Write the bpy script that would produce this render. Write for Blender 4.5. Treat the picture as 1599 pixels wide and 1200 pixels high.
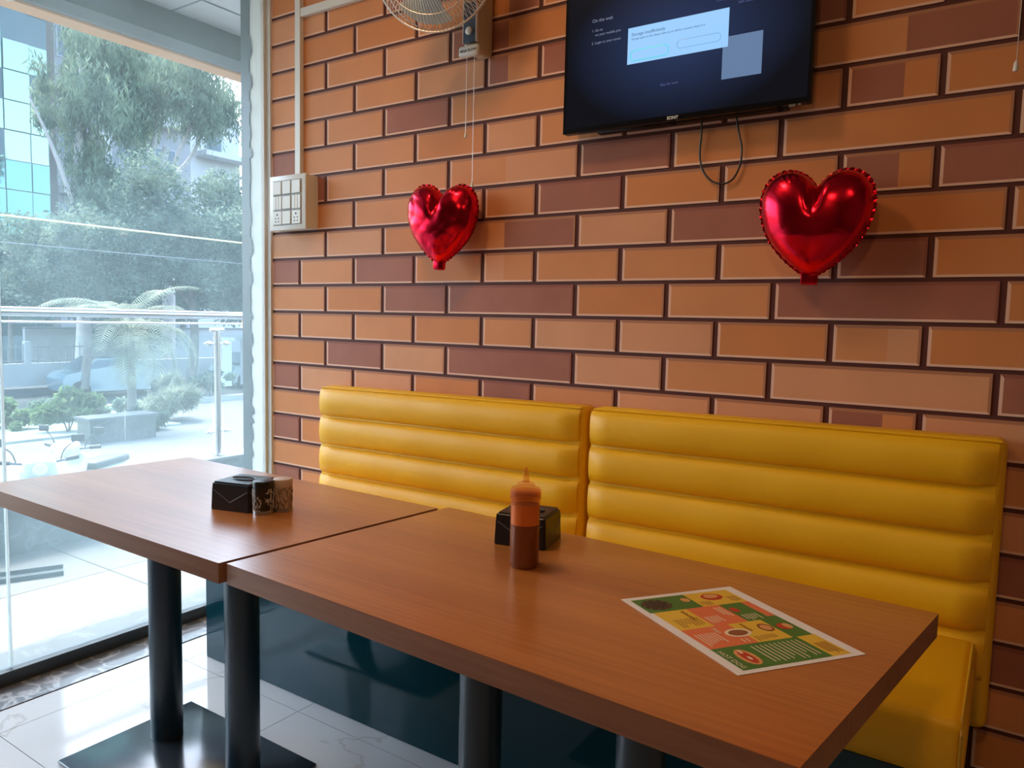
import bpy, bmesh, math, random
import numpy as np
from mathutils import Vector, Matrix, Euler
PI = math.pi
for o in list(bpy.data.objects): bpy.data.objects.remove(o)
scene = bpy.context.scene
COL = scene.collection
random.seed(7)
RNG = np.random.default_rng(11)

# ------------------------------------------------------------ camera
cd = bpy.data.cameras.new('camera'); cam = bpy.data.objects.new('camera', cd); COL.objects.link(cam)
cd.sensor_width = 36; cd.lens = 26.499; cd.clip_start = .02; cd.clip_end = 400
r = Vector((0.8307851, 0.5561202, 0.0229440)); u = Vector((-0.0659305, 0.0573938, 0.9961722)); w = Vector((-0.5526747, 0.8291177, -0.0843472))
cam.matrix_world = Matrix(((r.x, u.x, -w.x, 2.0476), (r.y, u.y, -w.y, -2.1402), (r.z, u.z, -w.z, 1.243), (0, 0, 0, 1)))
scene.camera = cam

# ------------------------------------------------------------ light
scene.view_settings.view_transform = 'Standard'; scene.view_settings.look = 'None'
scene.view_settings.exposure = 1.0; scene.view_settings.gamma = 1.0; scene.view_settings.use_curve_mapping = False
wd = bpy.data.worlds.new('sky'); scene.world = wd; wd.use_nodes = True
nt = wd.node_tree; nt.nodes.clear()
sky = nt.nodes.new('ShaderNodeTexSky'); sky.sky_type = 'NISHITA'; sky.sun_disc = False
sky.sun_elevation = math.radians(62); sky.sun_rotation = math.radians(280); sky.air_density = 1.2; sky.dust_density = 4.0; sky.ozone_density = 1.0
bgn = nt.nodes.new('ShaderNodeBackground'); bgn.inputs['Strength'].default_value = 0.84
out = nt.nodes.new('ShaderNodeOutputWorld')
nt.links.new(sky.outputs[0], bgn.inputs[0]); nt.links.new(bgn.outputs[0], out.inputs[0])
sl = bpy.data.lights.new('sun', 'SUN'); sl.energy = 1.9; sl.angle = math.radians(3); sl.color = (1, .96, .9)
so = bpy.data.objects.new('sun', sl); COL.objects.link(so)
so.rotation_euler = Vector((-.46, .12, .88)).to_track_quat('Z', 'Y').to_euler(); so.location = (-5, 0, 12)
pl = bpy.data.lights.new('window_portal', 'AREA'); pl.shape = 'RECTANGLE'; pl.size = 2.2; pl.size_y = 2.95
pl.cycles.is_portal = True
po = bpy.data.objects.new('window_portal', pl); COL.objects.link(po); po.location = (-.80, -1.1, 1.5)
po.rotation_euler = Vector((-1, 0, 0)).to_track_quat('Z', 'Y').to_euler()
LAMP_POWER = 5.2

# ------------------------------------------------------------ materials
MATS = {}
def mat(name, color, rough=.5, metal=0., spec=.5, noise=0., nscale=8., coat=0., bump=0., bscale=60., stretch=None, color2=None, alpha=1., transl=0.):
    if name in MATS: return MATS[name]
    m = bpy.data.materials.new(name); m.use_nodes = True; n = m.node_tree.nodes; l = m.node_tree.links
    b = n['Principled BSDF']
    b.inputs['Base Color'].default_value = (*color, 1); b.inputs['Roughness'].default_value = rough
    b.inputs['Metallic'].default_value = metal; b.inputs['Specular IOR Level'].default_value = spec
    b.inputs['Coat Weight'].default_value = coat; b.inputs['Coat Roughness'].default_value = .05
    if noise or bump or color2:
        tc = n.new('ShaderNodeTexCoord'); mp = n.new('ShaderNodeMapping'); l.new(tc.outputs['Object'], mp.inputs[0])
        if stretch: mp.inputs['Scale'].default_value = stretch
    if noise or color2:
        t = n.new('ShaderNodeTexNoise'); t.inputs['Scale'].default_value = nscale; t.inputs['Detail'].default_value = 6
        l.new(mp.outputs[0], t.inputs['Vector'])
        rp = n.new('ShaderNodeValToRGB'); l.new(t.outputs[0], rp.inputs[0])
        c2 = color2 if color2 else tuple(max(0, c*(1-noise)) for c in color)
        rp.color_ramp.elements[0].position = .32; rp.color_ramp.elements[1].position = .68
        rp.color_ramp.elements[0].color = (*c2, 1); rp.color_ramp.elements[1].color = (*color, 1)
        l.new(rp.outputs[0], b.inputs['Base Color'])
    if bump:
        t2 = n.new('ShaderNodeTexNoise'); t2.inputs['Scale'].default_value = bscale; t2.inputs['Detail'].default_value = 4
        l.new(mp.outputs[0], t2.inputs['Vector'])
        bp = n.new('ShaderNodeBump'); bp.inputs['Strength'].default_value = bump; bp.inputs['Distance'].default_value = .002
        l.new(t2.outputs[0], bp.inputs['Height']); l.new(bp.outputs[0], b.inputs['Normal'])
    MATS[name] = m; return m

def emis(name, color, strength):
    m = bpy.data.materials.new(name); m.use_nodes = True; n = m.node_tree.nodes; l = m.node_tree.links
    b = n['Principled BSDF']; b.inputs['Base Color'].default_value = (0.01, .01, .01, 1)
    b.inputs['Emission Color'].default_value = (*color, 1); b.inputs['Emission Strength'].default_value = strength
    b.inputs['Roughness'].default_value = .25
    MATS[name] = m; return m

def leafmat(name, c1, c2, tr=.5):
    m = bpy.data.materials.new(name); m.use_nodes = True; n = m.node_tree.nodes; l = m.node_tree.links; n.clear()
    tc = n.new('ShaderNodeTexCoord'); t = n.new('ShaderNodeTexNoise'); t.inputs['Scale'].default_value = 1.6; t.inputs['Detail'].default_value = 8
    l.new(tc.outputs['Object'], t.inputs['Vector'])
    rp = n.new('ShaderNodeValToRGB'); rp.color_ramp.elements[0].position = .35; rp.color_ramp.elements[1].position = .65
    rp.color_ramp.elements[0].color = (*c1, 1); rp.color_ramp.elements[1].color = (*c2, 1); l.new(t.outputs[0], rp.inputs[0])
    d = n.new('ShaderNodeBsdfDiffuse'); s = n.new('ShaderNodeBsdfTranslucent'); mx = n.new('ShaderNodeMixShader'); mx.inputs[0].default_value = tr
    l.new(rp.outputs[0], d.inputs[0]); l.new(rp.outputs[0], s.inputs[0]); l.new(d.outputs[0], mx.inputs[1]); l.new(s.outputs[0], mx.inputs[2])
    o = n.new('ShaderNodeOutputMaterial'); l.new(mx.outputs[0], o.inputs[0]); MATS[name] = m; return m

def glassmat(name, tint, dust_haze=0.0, refl=.5):
    m = bpy.data.materials.new(name); m.use_nodes = True; n = m.node_tree.nodes; l = m.node_tree.links; n.clear()
    t = n.new('ShaderNodeBsdfTransparent'); t.inputs[0].default_value = (*tint, 1)
    g = n.new('ShaderNodeBsdfGlossy'); g.inputs['Roughness'].default_value = .01
    lw = n.new('ShaderNodeLayerWeight'); lw.inputs[0].default_value = .25
    mu = n.new('ShaderNodeMath'); mu.operation = 'MULTIPLY'; mu.inputs[1].default_value = refl; l.new(lw.outputs['Fresnel'], mu.inputs[0])
    mx = n.new('ShaderNodeMixShader'); l.new(mu.outputs[0], mx.inputs[0]); l.new(t.outputs[0], mx.inputs[1]); l.new(g.outputs[0], mx.inputs[2])
    last = mx
    if dust_haze:  # grime plus the milky haze over the outside view, put into the glass colour
        d = n.new('ShaderNodeBsdfDiffuse'); d.inputs[0].default_value = (.62, .85, .92, 1); s = n.new('ShaderNodeBsdfTranslucent'); s.inputs[0].default_value = (.62, .85, .92, 1)
        dm = n.new('ShaderNodeMixShader'); dm.inputs[0].default_value = .7; l.new(d.outputs[0], dm.inputs[1]); l.new(s.outputs[0], dm.inputs[2])
        tc = n.new('ShaderNodeTexCoord'); ns = n.new('ShaderNodeTexNoise'); ns.inputs['Scale'].default_value = 2.5; ns.inputs['Detail'].default_value = 8
        l.new(tc.outputs['Object'], ns.inputs['Vector'])
        mm = n.new('ShaderNodeMath'); mm.operation = 'MULTIPLY'; mm.inputs[1].default_value = dust_haze*2; l.new(ns.outputs[0], mm.inputs[0])
        mx2 = n.new('ShaderNodeMixShader'); l.new(mm.outputs[0], mx2.inputs[0]); l.new(mx.outputs[0], mx2.inputs[1]); l.new(dm.outputs[0], mx2.inputs[2]); last = mx2
    o = n.new('ShaderNodeOutputMaterial'); l.new(last.outputs[0], o.inputs[0]); MATS[name] = m; return m

def wood(name, c1, c2, rough=.36, scale=(1.2, 60, 60), coat=0.):
    m = bpy.data.materials.new(name); m.use_nodes = True; n = m.node_tree.nodes; l = m.node_tree.links
    b = n['Principled BSDF']; b.inputs['Roughness'].default_value = rough; b.inputs['Coat Weight'].default_value = coat
    tc = n.new('ShaderNodeTexCoord'); mp = n.new('ShaderNodeMapping'); mp.inputs['Scale'].default_value = scale; l.new(tc.outputs['Object'], mp.inputs[0])
    t = n.new('ShaderNodeTexNoise'); t.inputs['Scale'].default_value = 1.6; t.inputs['Detail'].default_value = 8; t.inputs['Roughness'].default_value = .7; t.inputs['Distortion'].default_value = .3
    l.new(mp.outputs[0], t.inputs['Vector'])
    mp2 = n.new('ShaderNodeMapping'); mp2.inputs['Scale'].default_value = (.8, 7, 7); l.new(tc.outputs['Object'], mp2.inputs[0])
    t2 = n.new('ShaderNodeTexNoise'); t2.inputs['Scale'].default_value = 1.0; l.new(mp2.outputs[0], t2.inputs['Vector'])
    ad = n.new('ShaderNodeMath'); ad.operation = 'MULTIPLY_ADD'; ad.inputs[1].default_value = .45; l.new(t2.outputs[0], ad.inputs[0])
    sc_ = n.new('ShaderNodeMath'); sc_.operation = 'MULTIPLY'; sc_.inputs[1].default_value = .55; l.new(t.outputs[0], sc_.inputs[0]); l.new(sc_.outputs[0], ad.inputs[2])
    rp = n.new('ShaderNodeValToRGB'); rp.color_ramp.elements[0].position = .36; rp.color_ramp.elements[1].position = .62
    rp.color_ramp.elements[0].color = (*c2, 1); rp.color_ramp.elements[1].color = (*c1, 1); l.new(ad.outputs[0], rp.inputs[0]); l.new(rp.outputs[0], b.inputs['Base Color'])
    bp = n.new('ShaderNodeBump'); bp.inputs['Strength'].default_value = .12; bp.inputs['Distance'].default_value = .001; l.new(t.outputs[0], bp.inputs['Height']); l.new(bp.outputs[0], b.inputs['Normal'])
    MATS[name] = m; return m

def marble(name, base, vein, rough=.06, scale=1.5, width=.03, strength=1.0):
    m = bpy.data.materials.new(name); m.use_nodes = True; n = m.node_tree.nodes; l = m.node_tree.links
    b = n['Principled BSDF']; b.inputs['Roughness'].default_value = rough
    tc = n.new('ShaderNodeTexCoord')
    t = n.new('ShaderNodeTexNoise'); t.inputs['Scale'].default_value = scale; t.inputs['Detail'].default_value = 7; t.inputs['Distortion'].default_value = .6; l.new(tc.outputs['Object'], t.inputs['Vector'])
    s = n.new('ShaderNodeMath'); s.operation = 'SUBTRACT'; s.inputs[1].default_value = .5; l.new(t.outputs[0], s.inputs[0])
    a = n.new('ShaderNodeMath'); a.operation = 'ABSOLUTE'; l.new(s.outputs[0], a.inputs[0])
    mr = n.new('ShaderNodeMapRange'); mr.inputs['From Max'].default_value = width; mr.inputs['To Min'].default_value = strength; mr.inputs['To Max'].default_value = 0; l.new(a.outputs[0], mr.inputs[0])
    mx = n.new('ShaderNodeMix'); mx.data_type = 'RGBA'; mx.inputs['A'].default_value = (*base, 1); mx.inputs['B'].default_value = (*vein, 1); l.new(mr.outputs[0], mx.inputs['Factor'])
    l.new(mx.outputs['Result'], b.inputs['Base Color']); MATS[name] = m; return m

mat('brick_tan', (.72, .295, .115), .55, noise=.10, nscale=5, spec=.3)
mat('brick_tan_light', (.74, .345, .175), .55, noise=.10, nscale=5, spec=.3)
mat('brick_orange', (.68, .255, .085), .55, noise=.10, nscale=5, spec=.3)
mat('brick_red', (.41, .150, .095), .55, noise=.14, nscale=6, spec=.3)
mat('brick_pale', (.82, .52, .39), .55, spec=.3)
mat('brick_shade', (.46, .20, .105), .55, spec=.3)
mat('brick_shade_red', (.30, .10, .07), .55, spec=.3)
mat('mortar', (.105, .032, .026), .6, spec=.3)
mat('white_paint', (.72, .73, .70), .5, noise=.08, nscale=14, bump=.2)
mat('white_plastic', (.74, .75, .72), .35)
mat('plastic_shadow_gap', (.25, .27, .27), .5)
mat('cream_wall', (.20, .16, .12), .6, noise=.05)
mat('dark_wainscot', (.10, .07, .05), .5)
mat('ceiling_white', (.34, .31, .28), .6)
mat('vinyl_yellow', (.86, .45, .006), .46, noise=.08, nscale=3, bump=.25, bscale=220, spec=.38)
mat('vinyl_piping', (.50, .27, .01), .4)
mat('teal_laminate', (.005, .040, .052), .06, spec=.38)
mat('black_metal', (.012, .034, .058), .30, spec=.6)
mat('plate_metal', (.02, .026, .034), .16, spec=.8)
wood('table_top', (.56, .205, .045), (.37, .115, .022), .30, coat=.85)
MATS['table_top'].node_tree.nodes['Principled BSDF'].inputs['Coat IOR'].default_value = 1.6
MATS['table_top'].node_tree.nodes['Principled BSDF'].inputs['Coat Roughness'].default_value = .22
wood('table_edge', (.36, .16, .075), (.24, .095, .045), .42)
marble('marble_tile', (.52, .53, .54), (.38, .36, .34), .07, 1.3, .008, .7)
mat('tile_grout', (.36, .35, .33), .5)
marble('granite', (.16, .17, .19), (.42, .43, .45), .16, 9, .05, .8)
marble('granite_out', (.04, .044, .047), (.11, .115, .12), .35, 9, .05, .6)
mat('terrace_tile', (.098, .10, .102), .6, noise=.06, nscale=3)
mat('terrace_grout', (.06, .063, .066), .6)
mat('alu_dark', (.055, .068, .08), .35, metal=.3)
mat('steel', (.62, .64, .66), .18, metal=1.)
glassmat('window_glass', (.95, .98, .985), dust_haze=.10, refl=.45)
glassmat('rail_glass', (.93, .975, .97), dust_haze=.010, refl=.25)
leafmat('silicone', (.75, .8, .8), (.75, .8, .8), .7)
mat('soffit_white', (.84, .86, .86), .6)
mat('beam_grey', (.19, .20, .215), .55, noise=.15, nscale=6)
mat('beam_light', (.34, .36, .38), .5)
mat('beam_bounce_orange', (.86, .46, .20), .5)  # orange of bounced light put into the colour of the beam underside
mat('awning', (.72, .66, .52), .7)
mat('tv_black', (.004, .004, .005), .22, spec=.4)
mat('cable_black', (.012, .010, .010), .45)
mat('foil_red', (.80, .012, .04), .22, metal=1., bump=.15, bscale=40)
mat('black_plastic', (.010, .011, .014), .33, spec=.55)
mat('inside_dark', (.004, .004, .005), .6)
mat('line_grey', (.16, .19, .22), .4)
mat('paper_white', (.86, .82, .76), .55)
mat('menu_green', (.07, .20, .035), .5); mat('menu_yellow', (.82, .52, .05), .5); mat('menu_coral', (.80, .19, .07), .5)
mat('menu_black', (.04, .03, .02), .5); mat('menu_red', (.55, .05, .02), .5); mat('menu_cream', (.85, .72, .5), .5); mat('menu_brown', (.30, .10, .03), .5); mat('menu_bread', (.75, .36, .12), .5)
mat('fan_wire', (.72, .70, .66), .35, metal=.4)
mat('fan_body', (.55, .45, .31), .4)
mat('fan_strip', (.055, .085, .14), .35)
mat('fan_blade', (.45, .50, .50), .35)
mat('sauce', (.11, .010, .006), .32, spec=.6)
mat('sauce_smear', (.74, .22, .04), .35)
mat('shaker_black', (.012, .012, .014), .3); mat('shaker_cream', (.62, .49, .38), .35, noise=.2, nscale=30); mat('shaker_line_white', (.75, .72, .68), .35); mat('shaker_line_dark', (.06, .04, .03), .4); mat('steel_dull', (.35, .33, .32), .3, metal=.8)
# clear plastic of the bottle
_m = bpy.data.materials.new('bottle_plastic'); _m.use_nodes = True; _n = _m.node_tree.nodes; _l = _m.node_tree.links; _n.clear()
_t = _n.new('ShaderNodeBsdfTransparent'); _t.inputs[0].default_value = (1, .86, .72, 1)
_p = _n.new('ShaderNodeBsdfPrincipled'); _p.inputs['Base Color'].default_value = (.80, .34, .14, 1); _p.inputs['Roughness'].default_value = .18
_x = _n.new('ShaderNodeMixShader'); _x.inputs[0].default_value = .16; _o = _n.new('ShaderNodeOutputMaterial')
_l.new(_t.outputs[0], _x.inputs[1]); _l.new(_p.outputs[0], _x.inputs[2]); _l.new(_x.outputs[0], _o.inputs[0]); MATS['bottle_plastic'] = _m
# outdoors
mat('asphalt', (.05, .056, .06), .9, noise=.25, nscale=1.2)
mat('pavement', (.082, .088, .094), .8, noise=.12, nscale=1.5)
mat('verge', (.30, .34, .29), .9, noise=.3, nscale=2.5)
mat('concrete_white', (.30, .31, .325), .8, noise=.1, nscale=2)
mat('fence_dark', (.12, .13, .14), .6)
mat('facade_beige', (.25, .25, .265), .8, noise=.12, nscale=1.2)
mat('facade_white', (.48, .49, .50), .8, noise=.06)
mat('slab_grey', (.30, .31, .32), .8)
mat('window_dark', (.05, .08, .11), .1)
mat('blue_pane', (.20, .30, .25), .04, metal=1.)
mat('blue_pane_tree_reflection', (.09, .19, .21), .04, metal=1.)  # lower panes: reflection of the trees put into a deeper blue
mat('mullion', (.05, .09, .11), .4)
mat('trunk', (.16, .14, .13), .9, noise=.3, nscale=5, bump=.4, bscale=20)
mat('trunk_pale', (.40, .37, .35), .8, noise=.2, nscale=5)
leafmat('leaf_willow', (.06, .10, .08), (.25, .33, .23))
leafmat('leaf_round', (.045, .085, .08), (.22, .29, .22))
leafmat('leaf_dark', (.03, .055, .055), (.11, .16, .13))
leafmat('leaf_palm', (.10, .13, .10), (.34, .37, .28))
leafmat('leaf_bright', (.07, .12, .06), (.20, .28, .14))
mat('rubber', (.015, .015, .017), .7)
mat('scooter_white', (.55, .58, .55), .25, coat=.5); mat('scooter_grey', (.10, .12, .14), .4); mat('car_blue', (.10, .16, .20), .2, coat=.6); mat('lamp_glass', (.7, .75, .6), .1)
mat('seat_black', (.02, .02, .02), .6); mat('flower_red', (.6, .12, .08), .7)
mat('cable_pale', (.62, .55, .30), .7); mat('cable_grey', (.25, .27, .3), .7)
emis('panel_light', (1.0, .72, .45), 4)

# ------------------------------------------------------------ mesh helpers
class MB:
    def __init__(s): s.v = []; s.f = []; s.m = []; s.mats = []; s.sm = []
    def mi(s, m):
        if m not in s.mats: s.mats.append(m)
        return s.mats.index(m)
    def add(s, vs, fs, m, smooth=False):
        o = len(s.v); s.v += [tuple(v) for v in vs]; k = s.mi(m)
        for f in fs: s.f.append(tuple(i+o for i in f)); s.m.append(k); s.sm.append(smooth)
        return s
    def box(s, lo, hi, m, M=None):
        (x0, y0, z0), (x1, y1, z1) = lo, hi
        vs = [Vector(p) for p in ((x0,y0,z0),(x1,y0,z0),(x1,y1,z0),(x0,y1,z0),(x0,y0,z1),(x1,y0,z1),(x1,y1,z1),(x0,y1,z1))]
        if M is not None: vs = [M @ v for v in vs]
        return s.add(vs, [(0,3,2,1),(4,5,6,7),(0,1,5,4),(1,2,6,5),(2,3,7,6),(3,0,4,7)], m)
    def rbox(s, lo, hi, m, rad=.01, seg=3, M=None, smooth=True):
        bm = bmesh.new(); bmesh.ops.create_cube(bm, size=1)
        for v in bm.verts: v.co = Vector([lo[i] + (v.co[i]+.5)*(hi[i]-lo[i]) for i in range(3)])
        bmesh.ops.bevel(bm, geom=list(bm.edges), offset=rad, segments=seg, profile=.5, affect='EDGES')
        return s.bm(bm, m, M, smooth)
    def bm(s, bm, m, M=None, smooth=True):
        if M is not None: bmesh.ops.transform(bm, matrix=M, verts=bm.verts)
        bm.verts.ensure_lookup_table(); bm.verts.index_update()
        s.add([v.co[:] for v in bm.verts], [tuple(v.index for v in f.verts) for f in bm.faces], m, smooth); bm.free(); return s
    def tube(s, pts, rad, m, n=8, cap=True, smooth=True):
        pts = [Vector(p) for p in pts]; rs = rad if isinstance(rad, (list, tuple)) else [rad]*len(pts)
        vs = []; up = Vector((0, 0, 1)); ref = None
        for i, p in enumerate(pts):
            d = (pts[min(i+1, len(pts)-1)] - pts[max(i-1, 0)]).normalized()
            if ref is None: ref = d.orthogonal().normalized()
            ref = (ref - d*ref.dot(d)); ref = ref.normalized() if ref.length > 1e-6 else d.orthogonal().normalized()
            b = d.cross(ref)
            for k in range(n):
                a = 2*PI*k/n; vs.append(p + (ref*math.cos(a) + b*math.sin(a))*rs[i])
        fs = [(i*n+k, i*n+(k+1) % n, (i+1)*n+(k+1) % n, (i+1)*n+k) for i in range(len(pts)-1) for k in range(n)]
        if cap: fs += [tuple(range(n-1, -1, -1)), tuple((len(pts)-1)*n+k for k in range(n))]
        return s.add(vs, fs, m, smooth)
    def lathe(s, prof, m, n=32, c=(0, 0, 0), smooth=True, M=None):
        vs = []
        for (rr, z) in prof:
            for k in range(n):
                a = 2*PI*k/n; v = Vector((c[0]+rr*math.cos(a), c[1]+rr*math.sin(a), c[2]+z)); vs.append(M @ v if M is not None else v)
        fs = [(i*n+k, i*n+(k+1) % n, (i+1)*n+(k+1) % n, (i+1)*n+k) for i in range(len(prof)-1) for k in range(n)]
        if prof[0][0] > 1e-5: fs.append(tuple(range(n-1, -1, -1)))
        if prof[-1][0] > 1e-5: fs.append(tuple((len(prof)-1)*n+k for k in range(n)))
        return s.add(vs, fs, m, smooth)
    def prism(s, poly, z0, z1, m, mside=None):
        n = len(poly); vs = [(x, y, z0) for x, y in poly] + [(x, y, z1) for x, y in poly]
        s.add(vs, [tuple(range(n-1, -1, -1)), tuple(range(n, 2*n))], m)
        return s.add(vs, [(i, (i+1) % n, n+(i+1) % n, n+i) for i in range(n)], mside or m)
    def obj(s, name, parent=None, loc=None):
        me = bpy.data.meshes.new(name); off = Vector(loc) if loc is not None else Vector((0, 0, 0))
        me.from_pydata([(v[0]-off.x, v[1]-off.y, v[2]-off.z) for v in s.v], [], s.f)
        for mm in s.mats: me.materials.append(MATS[mm])
        me.polygons.foreach_set('material_index', s.m); me.polygons.foreach_set('use_smooth', s.sm); me.update()
        try: me.set_sharp_from_angle(angle=math.radians(40))
        except Exception: pass
        o = bpy.data.objects.new(name, me); COL.objects.link(o); o.location = off
        if parent is not None:
            o.parent = parent
            o.location = off
        return o

def tag(o, label=None, cat=None, group=None, kind=None):
    if label: o['label'] = label
    if cat: o['category'] = cat
    if group: o['group'] = group
    if kind: o['kind'] = kind
    return o
def thing(name, label, cat, loc=(0, 0, 0), rz=0, group=None):
    o = bpy.data.objects.new(name, None); COL.objects.link(o); o.location = loc; o.rotation_euler = (0, 0, rz); o.empty_display_size = .05
    return tag(o, label, cat, group)
def link_to(parent, o): o.parent = parent; return o
def copy_tree(src, loc, rz, label=None):
    c = src.copy(); COL.objects.link(c); c.location = loc; c.rotation_euler = (0, 0, rz)
    if label: c['label'] = label
    for ch in list(src.children):
        d = ch.copy(); COL.objects.link(d); d.parent = c
        for g in list(ch.children):
            e = g.copy(); COL.objects.link(e); e.parent = d
    return c
def text_obj(name, body, size, M, mname, parent, depth=.0002, bold=0.):
    cu = bpy.data.curves.new('t', 'FONT'); cu.body = body; cu.size = size; cu.extrude = depth; cu.offset = bold; cu.resolution_u = 2
    t = bpy.data.objects.new('t', cu); COL.objects.link(t); dg = bpy.context.evaluated_depsgraph_get()
    me = bpy.data.meshes.new_from_object(t.evaluated_get(dg)); me.transform(M); me.materials.clear(); me.materials.append(MATS[mname])
    bpy.data.objects.remove(t); bpy.data.curves.remove(cu)
    o = bpy.data.objects.new(name, me); COL.objects.link(o); o.parent = parent; return o
WALLM = lambda x, y, z: Matrix.Translation((x, y, z)) @ Matrix.Rotation(PI/2, 4, 'X')   # writing that faces -y

# ------------------------------------------------------------ setting: room
CE = 3.05; XR = 4.3; YF = -5.0; XL = -.70
S = 'structure'
# floor tiles
fl = MB().box((XL-.02, YF-.1, -.12), (XR+.1, .12, -.006), 'tile_grout').obj('floor'); tag(fl, kind=S)
xs = [.245+.6*k for k in range(-1, 8)]; ys = [-.607+.6*k for k in range(-8, 2)]
xs = [-.49] + xs + [XR]; xs = sorted(set(round(x, 3) for x in xs if x >= -.49)); ys = [YF] + [y for y in ys if y > YF+.05 and y < -.02] + [0]
for i in range(len(xs)-1):
    for j in range(len(ys)-1):
        g = .0012; cx, cy = (xs[i]+xs[i+1])/2, (ys[j]+ys[j+1])/2
        MB().box((xs[i]+g, ys[j]+g, -.008), (xs[i+1]-g, ys[j+1]-g, 0), 'marble_tile').obj('floor_tile', fl, None)
for k in range(5):
    y1 = -.0-k*1.0; MB().box((-.695, y1-.999, -.008), (-.4915, y1, .003), 'granite').obj('threshold_slab', fl)
# brick wall
h = .11
def zrow(rr): return 1.243 + (1.127 - rr)*h
wb = MB().box((-.812, 0, -.12), (XR+.1, .12, CE), 'mortar').obj('wall_back'); tag(wb, kind=S)
P1 = [-5.68, -4.097, -1.248, 1.593, 4.447, 6.393, 9.22, 12.03, 14.869, 16.878, 19.71, 22.53, 25.35, 27.35, 30.17, 33.0, 35.8, 39.2]
P2 = [-5.68, -2.689, .168, 3.019, 7.805, 10.629, 13.457, 18.303, 21.13, 23.96, 28.8, 31.6, 34.4, 39.2]
DARK = [(-6,1.6),(-8,3.3),(-5,-5.1),(-4,-3.0),(-1,.2),(-1,-4.9),(0,1.7),(2,-1.2),(3,-4.8),(0,5.4),(2,5.5),(3,5.5),(5,-4.9),(-7,6.8),(-4,8.8),(-3,7.9),(-2,11.6),(0,13.9),(-7,14.4),(-3,17.7),(-1,16.3),(2,18.6),(7,-4.9),(-9,11),(-5,11),(-10,2),(-11,8),(4,12),(6,18.6),(8,18.6),(-9,6.0)]
SPLIT = [(-7,4.8,'brick_red','brick_tan'),(-8,5.5,'brick_red','brick_orange'),(-9,4.8,'brick_orange','brick_red'),(-6,17.1,'brick_tan','brick_red'),(-5,15.5,'brick_red','brick_orange'),(-3,15.5,'brick_red','brick_orange'),(3,15.6,'brick_red','brick_tan'),(-2,6.5,'brick_tan','brick_red'),(-4,6.5,'brick_tan','brick_tan_light'),(1,15.5,'brick_tan','brick_tan_light'),(-1,5.4,'brick_tan_light','brick_tan')]
def brick_mesh(x0, x1, z0, z1, mats, seam=None, red=False):
    y = -.0032; b = MB(); pl_, pb = .0075, .0062; tr = .0085
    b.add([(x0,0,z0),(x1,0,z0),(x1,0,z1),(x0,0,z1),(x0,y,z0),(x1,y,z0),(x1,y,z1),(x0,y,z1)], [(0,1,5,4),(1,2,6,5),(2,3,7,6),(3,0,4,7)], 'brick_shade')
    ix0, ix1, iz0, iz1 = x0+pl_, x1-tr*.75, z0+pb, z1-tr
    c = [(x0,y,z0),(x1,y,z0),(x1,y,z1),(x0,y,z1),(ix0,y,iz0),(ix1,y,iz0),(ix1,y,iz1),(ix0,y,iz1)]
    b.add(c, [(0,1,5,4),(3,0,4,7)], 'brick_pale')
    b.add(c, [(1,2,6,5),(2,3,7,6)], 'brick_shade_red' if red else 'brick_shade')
    if seam and ix0+.005 < seam < ix1-.005:
        b.add([(ix0,y,iz0),(seam,y,iz0),(seam,y,iz1),(ix0,y,iz1)], [(0,1,2,3)], mats[0]); b.add([(seam,y,iz0),(ix1,y,iz0),(ix1,y,iz1),(seam,y,iz1)], [(0,1,2,3)], mats[1])
    else: b.add([(ix0,y,iz0),(ix1,y,iz0),(ix1,y,iz1),(ix0,y,iz1)], [(0,1,2,3)], mats[0])
    return b
rest = MB()
for rr in range(-15, 13):
    P = P2 if rr % 2 == 0 else P1
    zt, zb = zrow(rr)-h*.05, zrow(rr+1)+h*.05
    if zb < 0: zb = 0.0
    if zt > CE: zt = CE
    if zt - zb < .02: continue
    for i in range(len(P)-1):
        a, c = P[i]+(0 if i == 0 else .07), P[i+1]-.07; mid = (a+c)/2
        x0, x1 = a*h, min(c*h, XR)
        if x1-x0 < .02: continue
        q = random.random(); mm = 'brick_tan' if q < .45 else ('brick_tan_light' if q < .7 else 'brick_orange')
        seam = .578 if x0 < .578 < x1 else (1.773 if x0 < 1.773 < x1 else None); m2 = (mm, mm); red = False
        for (dr, dx) in DARK:
            if dr == rr and P[i] <= dx <= P[i+1]: m2 = ('brick_red',)*2; red = True
        for (dr, dx, ma, mb_) in SPLIT:
            if dr == rr and P[i] <= dx <= P[i+1]: m2 = (ma, mb_); red = False
        if rr < -13 or x0 > 2.35 or (zt < .55 and x1 < 1.9):
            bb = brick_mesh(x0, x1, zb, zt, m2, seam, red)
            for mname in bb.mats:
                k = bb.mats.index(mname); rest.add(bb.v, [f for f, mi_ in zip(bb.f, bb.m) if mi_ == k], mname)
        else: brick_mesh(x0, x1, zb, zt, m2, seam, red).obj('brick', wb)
ro = rest.obj('far_bricks', wb); tag(ro, kind='stuff')
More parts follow.
